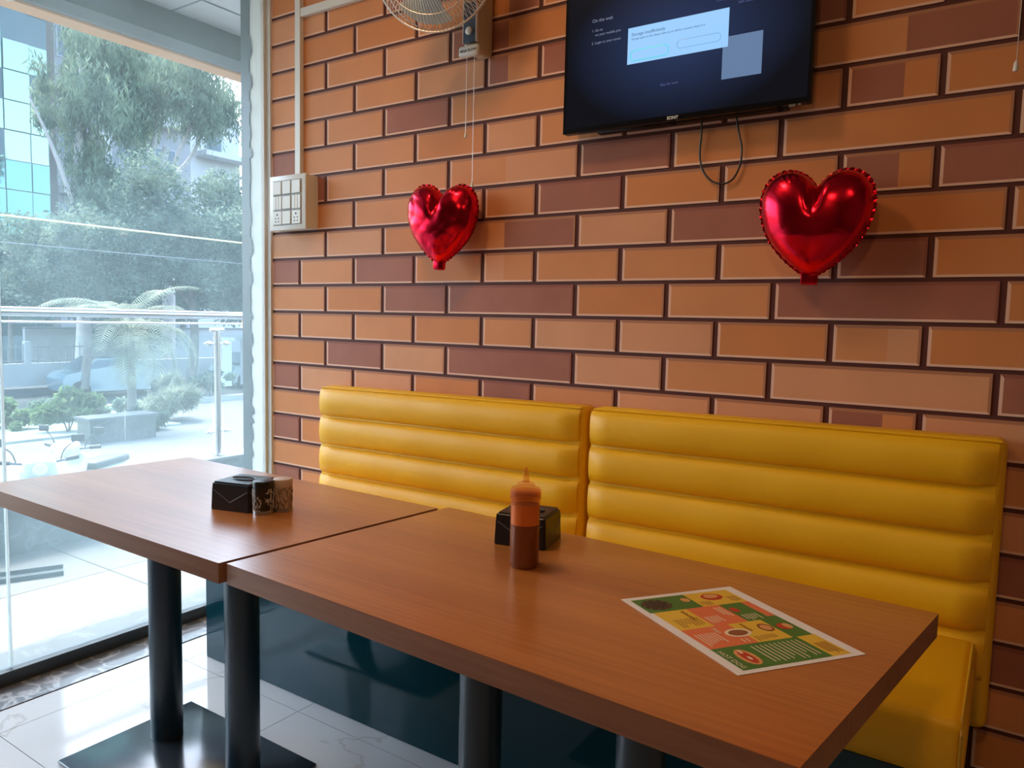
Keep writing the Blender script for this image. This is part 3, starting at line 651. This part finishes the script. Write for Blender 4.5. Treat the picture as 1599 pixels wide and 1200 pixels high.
tag(MB().tube(smooth_pts(pts), .0028, 'cable_black', 8).obj('power_cable', None, (1.31, -.014, 1.75)), 'thin black cable looping below the television against the bricks', 'cable')

# ------------------------------------------------------------ wall fan
t = thing('wall_fan', 'white wire cage wall fan with a two tone bracket and pull cords', 'fan', (.50, 0, 2.30))
def F_(b, nm, p=t): return b.obj(nm, p)
F_(MB().rbox((-.040, -.100, -.180), (.020, -.003, .28), 'fan_body', .018, 4), 'bracket')
F_(MB().rbox((-.028, -.112, -.155), (.022, -.100, .26), 'fan_strip', .002, 1), 'front_strip')
F_(MB().box((-.0305, -.1125, -.155), (-.028, -.100, .26), 'white_plastic').box((.022, -.1125, -.155), (.0245, -.100, .26), 'white_plastic'), 'strip_edging')
F_(MB().lathe([(.0125, 0), (.0125, .006), (.010, .008)], 'white_plastic', 24, M=Matrix.Translation((-.003, -.112, -.120)) @ Matrix.Rotation(PI/2, 4, 'X')), 'knob')
pln = F_(MB().rbox((-.041, -.122, -.200), (.039, -.104, -.166), 'white_plastic', .008, 3), 'name_plate')
text_obj('printed_name', 'HIGH FLOW', .0125, WALLM(-.035, -.1224, -.188), 'cable_black', pln, .0002, .0003)
Mf = Matrix.Translation((-.030, -.265, .042)) @ Matrix.Rotation(math.radians(20), 4, 'Z') @ Matrix.Rotation(math.radians(12), 4, 'X')
def fm(p): return Mf @ Vector(p)
RC = .198
cg = MB()
for k in range(96):
    a = 2*PI*k/96; a2 = a+.25; ca, sa = math.cos(a), math.sin(a); cb, sb_ = math.cos(a2), math.sin(a2)
    cg.tube([fm((.03*ca, -.070, .03*sa)), fm((.11*(ca*.55+cb*.45), -.066, .11*(sa*.55+sb_*.45))), fm((.18*cb, -.040, .18*sb_)), fm((RC*cb, 0, RC*sb_))], .0010, 'fan_wire', 4, cap=False)
F_(cg, 'front_grille')
cg = MB()
for k in range(72):
    a = 2*PI*k/72; ca, sa = math.cos(a), math.sin(a)
    cg.tube([fm((.045*ca, .075, .045*sa)), fm((.15*ca, .066, .15*sa)), fm((.188*ca, .04, .188*sa)), fm((RC*ca, 0, RC*sa))], .0010, 'fan_wire', 4, cap=False)
F_(cg, 'rear_grille')
rg = MB()
for (R3, yy, th_) in ((RC, 0, .0032), (.188, .04, .0014), (.155, -.052, .0012), (.08, -.069, .0012)):
    rg.tube([fm((R3*math.cos(2*PI*k/64), yy, R3*math.sin(2*PI*k/64))) for k in range(65)], th_, 'fan_wire', 6)
F_(rg, 'rim_rings')
F_(MB().lathe([(0, .078), (.03, .076), (.034, .068), (.03, .064)], 'fan_strip', 24, M=Mf @ Matrix.Rotation(PI/2, 4, 'X')), 'centre_badge')
for k in range(3):
    b = MB(); vs = []
    for i in range(7):
        for j in range(7):
            rr2 = .03+.145*i/6; an = 2*PI*k/3 + (j/6-.5)*(1.35-.15*i/6)*(.55+.45*i/6)+.25*i/6
            vs.append(fm((rr2*math.cos(an), .012-.020*(j/6-.5), rr2*math.sin(an))))
    b.add(vs, [(i*7+j, i*7+j+1, (i+1)*7+j+1, (i+1)*7+j) for i in range(6) for j in range(6)], 'fan_blade', True); F_(b, 'blade')
F_(MB().lathe([(.028, .0), (.03, -.02), (.055, -.05), (.055, -.12), (.03, -.15), (0, -.152)], 'fan_body', 28, M=Mf @ Matrix.Rotation(PI/2, 4, 'X')), 'motor_housing')
F_(MB().rbox((-.02, -.16, -.03), (.03, -.09, .03), 'fan_body', .01, 3), 'pivot')
for (x, zb) in ((-0.0116, 1.8453), (0.0193, 1.6827)):
    c = F_(MB().tube([(x, -.112, -.19), (x, -.112, zb-2.30+.01)], .0009, 'fan_wire', 6), 'pull_cord')
    MB().lathe([(.001, .014), (.0035, .010), (.0042, .002), (.0048, 0), (.0045, -.004)], 'white_plastic', 14, (x, -.112, zb-2.30)).obj('cord_bell', c)
t = thing('pull_cord', 'thin white pull cord with a small bell at the right picture edge', 'cord', (2.005, -.05, 1.84))
MB().tube([(.006, 0, .60), (0, 0, .012)], .0009, 'fan_wire', 6).obj('cord', t)
MB().lathe([(.001, .015), (.0042, .011), (.0055, .003), (.0060, -.006), (.0045, -.009)], 'shaker_line_white', 16).obj('cord_bell', t)

# ------------------------------------------------------------ switch box and trunking
t = thing('switch_box', 'white surface mounted switch board with sockets beside the window jamb', 'switch', (-.448, 0, 1.70))
MB().box((-.105, -.058, -.108), (.106, -.002, .104), 'white_plastic').obj('back_box', t)
fp = MB().rbox((-.109, -.070, -.112), (.109, -.0575, .108), 'white_plastic', .004, 2).obj('front_plate', t)
mod = MB().box((-.0855, -.0712, -.092), (.0855, -.0698, .088), 'plastic_shadow_gap').obj('module_frame', t)
for c in range(3):
    for rw in range(3):
        cx = (-1+c)*.057; cz = (1-rw)*.060-.002
        def mb(nm, a, b, c_, d, mm='white_plastic', dy=.0035, par=mod): return MB().rbox((cx+a, -.0712-dy, cz+c_), (cx+b, -.0705, cz+d), mm, .0012, 1).obj(nm, par)
        if rw == 1 and c != 1: mb('switch_rocker', -.026, -.0075, -.027, .027); mb('switch_rocker', -.0065, .0085, -.027, .027); mb('switch_rocker', .0095, .026, -.027, .027)
        elif rw == 2 and c != 1:
            so_ = mb('socket', -.026, .026, -.027, .027)
            for (hx, hz, hr) in ((0, .013, .0042), (-.009, -.002, .003), (.009, -.002, .003), (-.009, -.015, .003), (.009, -.015, .003)):
                MB().lathe([(hr, 0), (hr, .0004)], 'inside_dark', 12, M=Matrix.Translation((cx+hx, -.0747, cz+hz)) @ Matrix.Rotation(PI/2, 4, 'X')).obj('socket_hole', mod)
        else: mb('switch_rocker', -.025, .025, -.026, .026, dy=.005)
t = thing('cable_trunking', 'white plastic cable trunking running up the bricks above the switch board', 'trunking', (-.44, 0, 1.81))
MB().box((-.018, -.022, -.006), (.012, -.002, 1.238), 'white_plastic').obj('vertical_duct', t)
MB().box((.012, -.020, .628), (.75, -.002, .660), 'white_plastic').obj('horizontal_duct', t)

# ------------------------------------------------------------ outdoors: ground
GZ = -1.4
tag(MB().box((-18.2, -30, GZ-.6), (-2.46, 60, GZ), 'pavement').obj('pavement'), kind=S)
tag(MB().box((-60, -30, GZ-.6), (-26, 60, GZ-.1), 'pavement').obj('far_ground'), kind=S)
tag(MB().box((-26, -30, GZ-.6), (-18.2, 60, GZ-.35), 'asphalt').obj('road'), kind=S)
tag(MB().box((-18.2, -30, GZ-.02), (-17.9, 60, GZ+.14), 'concrete_white').obj('kerb'), kind=S)
tag(MB().box((-17.9, -30, GZ-.02), (-14.2, 8.2, GZ+.05), 'verge').obj('verge'), kind=S)

def leaf_cloud(blobs, count, L, Wd, droop, seed, shell=.55, star=False):
    """leaves scattered through ellipsoid clumps: arrays of verts/faces of small diamond leaves"""
    g = np.random.default_rng(seed); w_ = np.array([b[3]*b[4]*b[5] for b in blobs])**.66; w_ /= w_.sum()
    idx = g.choice(len(blobs), count, p=w_); B = np.array([b for b in blobs])[idx]
    d = g.normal(size=(count, 3)); d /= np.linalg.norm(d, axis=1)[:, None]
    rad = (shell + (1-shell)*g.random(count))**.7; rad *= 1+.12*g.normal(size=count)
    p = B[:, :3] + d*B[:, 3:6]*rad[:, None]
    a = g.normal(size=(count, 3)); a[:, 2] = a[:, 2]*(1-droop) - droop*2.2; a /= np.linalg.norm(a, axis=1)[:, None]
    s = np.cross(a, g.normal(size=(count, 3))); s /= np.linalg.norm(s, axis=1)[:, None]
    ln = L*(.6+.8*g.random(count))[:, None]; wd_ = Wd*(.6+.8*g.random(count))[:, None]
    v = np.stack([p-a*ln/2, p+s*wd_/2, p+a*ln/2, p-s*wd_/2], 1).reshape(-1, 3)
    return v
def np_obj(name, verts, mname, parent, npf=4):
    n = len(verts)//npf; me = bpy.data.meshes.new(name); me.vertices.add(len(verts)); me.vertices.foreach_set('co', verts.astype(np.float32).ravel())
    me.loops.add(n*npf); me.loops.foreach_set('vertex_index', np.arange(n*npf, dtype=np.int32)); me.polygons.add(n)
    me.polygons.foreach_set('loop_start', np.arange(0, n*npf, npf, dtype=np.int32)); me.polygons.foreach_set('loop_total', np.full(n, npf, dtype=np.int32))
    me.update(calc_edges=True); me.materials.append(MATS[mname]); o = bpy.data.objects.new(name, me); COL.objects.link(o); o.parent = parent; return o

def tree(loc, label, blobs, count, L, Wd, droop, leaf, trunkpts, trunkr, limbs=(), tm='trunk', seed=1, shell=.4, name='broadleaf_tree', group='trees across the road'):
    t = thing(name, label, 'tree', loc, 0, group)
    tk = MB().tube(smooth_pts(trunkpts, 4), [trunkr*(1-.5*i/(4*(len(trunkpts)-1))) for i in range(4*(len(trunkpts)-1)+1)], tm, 10)
    tk.obj('trunk', t)
    for lp in limbs:
        sp = smooth_pts(lp, 4); MB().tube(sp, [trunkr*.45*(1-.75*i/(len(sp)-1)) for i in range(len(sp))], tm, 7).obj('branch', t)
    o = np_obj('foliage', leaf_cloud(blobs, count, L, Wd, droop, seed, shell), leaf, t); o['kind'] = 'stuff'
    return t
def clumps(c, R, n, cr, seed, ez=.8):
    g = np.random.default_rng(seed); out_ = []
    for k in range(n):
        d = g.normal(size=3); d /= np.linalg.norm(d); q = d*g.random()**.4
        s_ = cr*(.6+.8*g.random()); out_.append((c[0]+q[0]*R[0], c[1]+q[1]*R[1], c[2]+q[2]*R[2], s_, s_*1.1, s_*ez))
    return out_
# tall weeping tree: base (-28, 16.6), crown from z 6 to 14
tree((-28, 16.4, GZ), 'tall weeping tree with pale leaning limbs and hanging leaves in the middle of the window', clumps((0, -.4, 12.0), (2.6, 3.4, 2.8), 30, .8, 3, 1.5)+clumps((0, -2.2, 10.2), (1.6, 1.2, 3.2), 12, .6, 4, 1.7)+clumps((0, 2.9, 12.2), (1.4, 1.5, 1.8), 9, .6, 5, 1.5), 24000, .34, .06, .8, 'leaf_willow',
     [(0, 0, 0), (0, .1, 4), (0, -.3, 7.5), (0, .1, 9.5)], .30, [[(0, -.2, 7), (0, .6, 9.2), (0, 1.2, 10.6), (0, 1.6, 12.5)], [(0, -.2, 7), (0, -.5, 9), (0, -.3, 11), (0, -.9, 13.5)], [(0, 1.1, 10.4), (0, 2.0, 10.9), (0, 3.0, 11.4)], [(0, .1, 8.0), (0, 1.4, 9.6), (0, 2.2, 11.9)]], 'trunk_pale', 11, .25, 'weeping_tree')
tree((-27, 12.3, GZ), 'weeping tree at left in front of the glass office tower', clumps((0, .5, 9.0), (1.6, .9, 3.8), 20, .6, 6, 1.6)+clumps((0, -1.0, 10.4), (1.2, .7, 1.0), 5, .30, 9, 1.6), 11000, .32, .055, .8, 'leaf_willow',
     [(0, 0, 0), (0, .2, 4), (0, .1, 8), (0, .4, 12)], .24, [[(0, .1, 6), (0, -.8, 8.5), (0, -1.5, 10)]], 'trunk_pale', 12, .2, 'weeping_tree')
tree((-23, 14.2, GZ), 'broad feathery tree with layered fine leaves behind the palm', clumps((0, 0, 5.6), (3.0, 3.1, 2.3), 44, .85, 21), 34000, .16, .07, .15, 'leaf_round', [(0, 0, 0), (0, .2, 2), (0, -.1, 4.5)], .2, [[(0, 0, 3), (0, 1.2, 5), (0, 2.0, 6)], [(0, 0, 3), (0, -1.4, 4.6), (0, -2, 6)]], 'trunk', 13, .3)
tree((-24, 10.9, GZ), 'broad leafy tree with a low dense crown at the left edge', clumps((0, -.2, 4.3), (2.6, 2.6, 1.6), 30, .8, 22), 24000, .17, .075, .15, 'leaf_round', [(0, 0, 0), (0, .2, 2), (0, -.1, 3.5)], .16, [[(0, 0, 2.4), (0, 1.2, 4), (0, 1.8, 5)]], 'trunk', 14, .3)
tree((-22, 16.4, GZ), 'broad leafy tree beside the window jamb', clumps((0, 0, 4.6), (2.4, 1.9, 2.6), 30, .75, 23), 24000, .16, .07, .15, 'leaf_round', [(0, 0, 0), (0, .2, 2), (0, -.1, 3.8)], .16, [], 'trunk', 15, .3)
tree((-30, 15.6, GZ), 'dark leafy tree filling the low gap behind the palm', clumps((0, 0, 3.4), (2.0, 4.6, 1.7), 26, .9, 24), 16000, .22, .10, .15, 'leaf_dark', [(0, 0, 0), (0, .2, 3)], .2, [], 'trunk', 16, .3)
tree((-31, 11.6, GZ), 'thin dark tree with bare lower stem against the blue building base', clumps((0, 0, 3.9), (1.6, 2.4, 1.1), 12, .8, 25), 9000, .22, .10, .15, 'leaf_dark', [(0, 0, 0), (0, .1, 3.5)], .12, [], 'trunk', 17, .3)
tree((-33, 20.3, GZ), 'leafy tree far right behind the white gate pillars', clumps((0, 0, 5.0), (2, 2.6, 2.8), 24, 1.0, 26), 15000, .24, .10, .15, 'leaf_dark', [(0, 0, 0), (0, .1, 3.5)], .2, [], 'trunk', 18, .3)

# palm
t = thing('palm_tree', 'young palm with arching pale fronds growing from the verge', 'palm', (-14.3, 7.05, GZ))
MB().tube([(0, 0, 0), (.03, .02, .6), (0, .03, 1.5), (0, .05, 2.2)], [.13, .10, .085, .07], 'trunk', 10).obj('trunk', t)
rr_ = random.Random(5)
for k in range(20):
    az = 2*PI*k/20*1.0 + rr_.uniform(-.15, .15) + (k % 2)*.4; el = math.radians(rr_.choice([78, 60, 48, 35, 20, 5])); Ln = rr_.uniform(1.5, 2.0)
    pts = []; p = Vector((0, .05, 2.15)); e = el
    for s_ in range(11):
        pts.append(p.copy()); p = p + Vector((math.cos(az)*math.cos(e), math.sin(az)*math.cos(e), math.sin(e)))*Ln/10; e -= math.radians(9+5*(el < .9))
    fr = MB().tube(pts, [.014*(1-.8*i/10)+.002 for i in range(11)], 'leaf_palm', 5)
    dn = Vector((0, 0, -1))
    for i in range(1, 11):
        for hh in (0, .33, .66):
            if i == 10 and hh > 0: continue
            q = pts[i].lerp(pts[min(i+1, 10)], hh); tdir = (pts[min(i+1, 10)]-pts[i-1]).normalized(); side = tdir.cross(Vector((0, 0, 1))).normalized()
            ll = .42*math.sin(PI*min(1, (i+hh)/11*.85+.15))+.08
            for sg in (-1, 1):
                d = (side*sg*.8+tdir*.55+Vector((0, 0, .1))).normalized(); wv = tdir*.014
                m1 = q+d*ll*.5; m2 = q+d*ll*.9+dn*ll*.35
                fr.add([q-wv, q+wv, m1+wv, m1-wv, m2], [(0, 1, 2, 3), (3, 2, 4)], 'leaf_palm')
    fr.obj('frond', t)
# shrubs round the palm
def shrub(loc, R, n, leaf, label, seed, L=.16, Wd=.06, droop=.2, name='shrub', fl_=None):
    t = thing(name, label, 'shrub', loc, 0, 'shrubs on the verge'); 
    st = MB()
    for k in range(5): a = k*1.26; st.tube([(0, 0, 0), (R[0]*.3*math.cos(a), R[1]*.3*math.sin(a), R[2]*1.0)], [.02, .008], 'trunk', 5)
    st.obj('stems', t)
    o = np_obj('foliage', leaf_cloud(clumps((0, 0, R[2]), R, 9, min(R)*.5, seed), n, L, Wd, droop, seed, .2), leaf, t); o['kind'] = 'stuff'; return t
shrub((-14.7, 5.9, GZ), (.4, .6, .50), 3000, 'leaf_bright', 'light green broad leaved shrub left of the palm trunk', 31, .20, .08)
shrub((-15.2, 8.5, GZ), (.5, .8, .50), 4000, 'leaf_palm', 'pale spiky shrub right of the palm trunk', 32, .42, .03)
shrub((-16.5, 7.2, GZ), (.8, 1.6, .38), 5000, 'leaf_round', 'low green hedge shrub behind the palm', 33)
shrub((-16.0, 5.2, GZ), (.7, 1.0, .33), 3000, 'leaf_bright', 'low bright green shrub left of the palm, near the verge edge', 34)
shrub((-19.0+.9, 11.6, GZ), (.4, 1.2, .5), 3500, 'leaf_round', 'green roadside shrub with reddish flowers near the steel post', 35)
shrub((-14.1, 7.2, GZ), (.4, .7, .22), 2600, 'leaf_dark', 'tangled dry fronds and weeds at the foot of the palm', 36, .35, .03, .7)
# granite planter block and ramp wall
tag(MB().box((-13.5, 5.5, GZ), (-13.0, 6.86, -.93), 'granite_out').box((-13.55, 5.45, -.93), (-12.95, 6.9, -.88), 'pavement').obj('planter_wall'), 'low grey granite planter wall with a pale top at the foot of the palm', 'wall')
tag(MB().box((-26.4, -10, GZ), (-26.1, 40, -.62), 'concrete_white').obj('boundary_wall'), 'long low white boundary wall on the far side of the road', 'wall')
t = thing('bar_fence', 'dark upright bar fence standing on the white boundary wall', 'fence', (-26.25, 8, -.62))
MB().box((-.02, -3, .06), (.02, 6, .10), 'fence_dark').box((-.02, -3, .54), (.02, 6, .58), 'fence_dark').obj('rail', t)
for k in range(38): MB().box((-.012, -2.9+k*.235-.012, 0), (.012, -2.9+k*.235+.012, .68), 'fence_dark').obj('bar', t)
MB().box((-.1, 2.05, 0), (.1, 2.25, .75), 'concrete_white').obj('fence_pillar', t)
tag(MB().box((-32.2, 12.6, GZ), (-32, 26, .42), 'concrete_white').box((-32.25, 12.6, .42), (-31.95, 26, .5), 'pavement').obj('compound_wall'), 'tall white compound wall seen behind the palm fronds', 'wall')
for (y, lab) in ((14.9, 'white gate pillar just right of the steel post'), (15.95, 'white gate pillar next to the window frame')):
    t = thing('gate_pillar', lab, 'pillar', (-22, y, GZ), 0, 'white gate pillars')
    MB().box((-.2, -.2, 0), (.2, .2, 1.65), 'facade_white').obj('pillar_shaft', t); MB().box((-.27, -.27, 1.65), (.27, .27, 1.78), 'facade_white').obj('pillar_cap', t)
# street cables
def cable(pa, pb, sag, mm, rad, label):
    pa, pb = Vector(pa), Vector(pb); pts = [pa.lerp(pb, k/14)+Vector((0, 0, -sag*4*(k/14)*(1-k/14))) for k in range(15)]
    c = (pa+pb)/2; return tag(MB().tube(pts, rad, mm, 6).obj('overhead_cable', None, c), label, 'cable', 'overhead street cables')
cable((-9, -8, 2.55), (-9, 16, 2.5), .08, 'cable_pale', .014, 'pale yellow overhead cable crossing the window view')
cable((-10, -8, 2.30), (-10, 18, 2.25), .10, 'cable_grey', .005, 'thin grey overhead cable just below the pale yellow one')

# ------------------------------------------------------------ buildings
t = thing('glass_office_tower', 'blue mirror glass office tower at the left edge', 'building', (-40, 12.2, GZ))
MB().box((-8, -8, 0), (-.08, 5.3, 26), 'slab_grey').obj('core', t)
MB().box((-.08, -8, 0), (-.02, 5.3, 26), 'mullion').obj('mullion_grid', t)
yy = [5.28, 4.42, 3.21, 2.00, .79, -.42, -1.63]; k = 0
zz_ = [1.3+1.45*i for i in range(0, 13)]
gq = random.Random(4)
for i in range(len(yy)-1):
    for j in range(len(zz_)-1):
        pnn = MB().box((-.01, yy[i+1]+.025, zz_[j]+.025), (.02, yy[i]-.025, zz_[j+1]-.025), 'blue_pane' if zz_[j] > 9 else 'blue_pane_tree_reflection').obj('glass_pane', t)
        pnn.rotation_euler = (gq.uniform(-.0, .0), gq.uniform(-.006, .006), gq.uniform(-.006, .006))
t = thing('apartment_building', 'beige apartment building with recessed dark windows behind the weeping trees', 'building', (-42, 18.8, GZ))
def bb(nm, y0, y1, z0, z1, mm, x0=-1.0, x1=.0, par=t, by=18.8): return MB().box((x0, y0-by, z0-GZ), (x1, y1-by, z1-GZ), mm).obj(nm, par)
bb('wall', 18.8, 26.8, -1.4, 20, 'facade_beige', -8, 0)
for (a, b, c, d) in ((18.9, 19.95, 14.9, 16.6), (18.9, 19.7, 9.7, 10.95), (19.1, 19.7, 6.3, 7.5), (22.2, 23.4, 14.6, 16.4), (22.2, 23.4, 9.6, 11.4), (24.4, 25.8, 14.2, 16), (24.4, 25.8, 9.5, 11.2), (22.2, 23.4, 4.4, 6.2), (24.4, 25.8, 4.4, 6.2), (20.0, 20.8, 6.3, 7.5)):
    f = bb('window_frame', a, b, c, d, 'slab_grey', -.02, .05); bb('window_pane', a+.08, b-.08, c+.08, d-.08, 'window_dark', .0, .06, f)
for (a, b, c, d) in ((18.82, 19.6, 11.2, 12.1), (18.82, 19.6, 7.6, 8.0), (22, 26, 7.6, 8.0), (22, 26, 12.4, 13.2)): bb('balcony_parapet', a, b, c, d, 'facade_white', .0, .7)
bb('stair_column', 20.9, 21.4, -1.4, 11.2, 'facade_white', 0, .8)
bb('stair_column', 20.0, 20.3, -1.4, 20, 'facade_beige', 0, .4)
t = thing('white_apartment_building', 'white apartment building with a glass railed balcony at the right of the window', 'building', (-46, 27.2, GZ))
bb('wall', 27.2, 33.4, -1.4, 15.2, 'facade_white', -8, 0, t, 27.2)
for (a, b, c, d) in ((30.6, 31.9, 12.6, 14.5), (28, 29.4, 12.6, 14.2), (30.6, 31.9, 8, 9.8), (28, 29.4, 8, 9.8), (30.6, 31.9, 3.4, 5.2)):
    f = bb('window_frame', a, b, c, d, 'slab_grey', -.02, .05, t, 27.2); bb('window_pane', a+.08, b-.08, c+.08, d-.08, 'window_dark', .0, .06, f, 27.2)
for zf in (12.4, 7.8, 3.2):
    sl_ = bb('balcony_slab', 29.8, 33.9, zf-.35, zf, 'facade_white', 0, 1.3, t, 27.2)
    MB().box((1.22, 30.6-27.2, zf-GZ), (1.25, 33.4-27.2, zf+.85-GZ), 'rail_glass').obj('balcony_glass', sl_)
    MB().tube([(1.24, 30.6-27.2, zf+.9-GZ), (1.24, 33.4-27.2, zf+.9-GZ)], .03, 'steel', 6).obj('balcony_rail', sl_)

# ------------------------------------------------------------ vehicles
def scooter(loc, rz, body, label):
    t = thing('scooter', label, 'scooter', loc, rz, 'parked scooters')   # local +x is forward
    for x in (-.62, .62):
        wv = MB().lathe([(.12, -.035), (.20, -.05), (.235, -.03), (.24, 0), (.235, .03), (.20, .05), (.12, .035)], 'rubber', 24, M=Matrix.Translation((x, 0, .24)) @ Matrix.Rotation(PI/2, 4, 'X')).obj('wheel', t)
        MB().lathe([(.0, -.03), (.12, -.03), (.12, .03), (0, .03)], 'steel_dull', 16, M=Matrix.Translation((x, 0, .24)) @ Matrix.Rotation(PI/2, 4, 'X')).obj('hub', wv)
    MB().rbox((-.75, -.16, .42), (.0, .16, .70), body, .08, 4).obj('rear_body', t)
    MB().rbox((-.72, -.15, .70), (.02, .15, .80), 'seat_black', .04, 3).obj('seat', t)
    MB().rbox((-.05, -.15, .24), (.42, .15, .32), 'scooter_grey', .03, 2).obj('footboard', t)
    MB().rbox((-.06, -.20, -.05), (.04, .20, .62), body, .04, 3, Matrix.Translation((.44, 0, .38)) @ Matrix.Rotation(math.radians(-18), 4, 'Y')).obj('front_apron', t)
    MB().rbox((-.20, -.10, -.06), (.20, .10, .06), body, .05, 3, Matrix.Translation((.62, 0, .50))).obj('front_mudguard', t)
    cw = MB().rbox((-.10, -.15, -.09), (.13, .15, .11), body, .06, 4, Matrix.Translation((.36, 0, 1.02)) @ Matrix.Rotation(math.radians(15), 4, 'Y')).obj('handlebar_cowl', t)
    MB().lathe([(.0, .02), (.055, .015), (.07, 0)], 'lamp_glass', 18, M=Matrix.Translation((.49, 0, 1.0)) @ Matrix.Rotation(PI/2, 4, 'Y')).obj('headlight', cw)
    MB().tube(smooth_pts([(.24, -.36, 1.06), (.30, -.18, 1.04), (.34, 0, 1.02), (.30, .18, 1.04), (.24, .36, 1.06)], 4), .016, 'scooter_grey', 8).obj('handlebar', t)
    MB().tube([(.24, -.37, 1.06), (.28, -.25, 1.05)], .025, 'seat_black', 8).tube([(.24, .37, 1.06), (.28, .25, 1.05)], .025, 'seat_black', 8).obj('grip', t)
    for sg in (-1, 1):
        m_ = MB().tube(smooth_pts([(.30, sg*.2, 1.05), (.30, sg*.24, 1.16), (.27, sg*.34, 1.24)], 4), .007, 'seat_black', 6).obj('mirror_stem', t)
        MB().rbox((-.012, -.065, -.04), (.012, .065, .04), 'seat_black', .011, 3, Matrix.Translation((.27, sg*.37, 1.27))).obj('mirror', m_)
    return t
scooter((-6.7, 1.72, GZ), math.radians(-20), 'scooter_white', 'white scooter with round mirrors parked nearest below the terrace at left')
scooter((-7.9, 2.85, GZ-.12), math.radians(-62), 'scooter_white', 'second scooter, facing away beside the granite kerb shadow')
def car(loc, rz, body, label):
    t = thing('car', label, 'car', loc, rz, 'cars parked across the road')
    prof = [(-1.8, .25), (-1.85, .68), (-1.7, .86), (-1.35, .92), (-.75, 1.36), (.45, 1.36), (1.05, .92), (1.65, .80), (1.85, .58), (1.85, .25)]
    b = MB(); n = len(prof)
    def wy(z): return .82 if z < 1.1 else .64
    vs = [(x, -wy(z), z) for x, z in prof] + [(x, wy(z), z) for x, z in prof]
    b.add(vs, [tuple(range(n)), tuple(range(2*n-1, n-1, -1))] + [(i, n+i, n+(i+1) % n, (i+1) % n) for i in range(n)], body); b.obj('car_body', t)
    g = MB()
    for sg in (-1, 1): g.add([(-1.15, sg*.765, 1.02), (-.72, sg*.655, 1.30), (.42, sg*.655, 1.30), (.88, sg*.765, .97)], [(0, 1, 2, 3)], 'window_dark')
    g.add([(.50, -.6, 1.34), (.50, .6, 1.34), (1.02, .74, .95), (1.02, -.74, .95)], [(0, 1, 2, 3)], 'window_dark'); g.add([(-.80, -.6, 1.40), (-.80, .6, 1.40), (-1.32, .74, 1.01), (-1.32, -.74, 1.01)], [(0, 1, 2, 3)], 'window_dark')
    gg = g.obj('car_glass', t); gg.location = (0, 0, .006); gg.scale = (1.01, 1.02, 1.0)
    for x in (-1.3, 1.3):
        for sg in (-1, 1): MB().lathe([(0, -.1), (.30, -.1), (.32, 0), (.30, .1), (0, .1)], 'rubber', 20, M=Matrix.Translation((x, sg*.76, .32)) @ Matrix.Rotation(PI/2, 4, 'X')).obj('wheel', t)
    for sg in (-1, 1): MB().rbox((1.76, sg*.6-.14, .62), (1.87, sg*.6+.14, .74), 'lamp_glass', .02, 2).obj('headlight', t)
    return t
car((-24.6, 12.2, GZ-.35), math.radians(82), 'car_blue', 'dark blue car parked by the boundary wall left of the palm')
car((-24.6, 18.4, GZ-.35), math.radians(90), 'car_blue', 'dark car half hidden by the steel post at the far right')
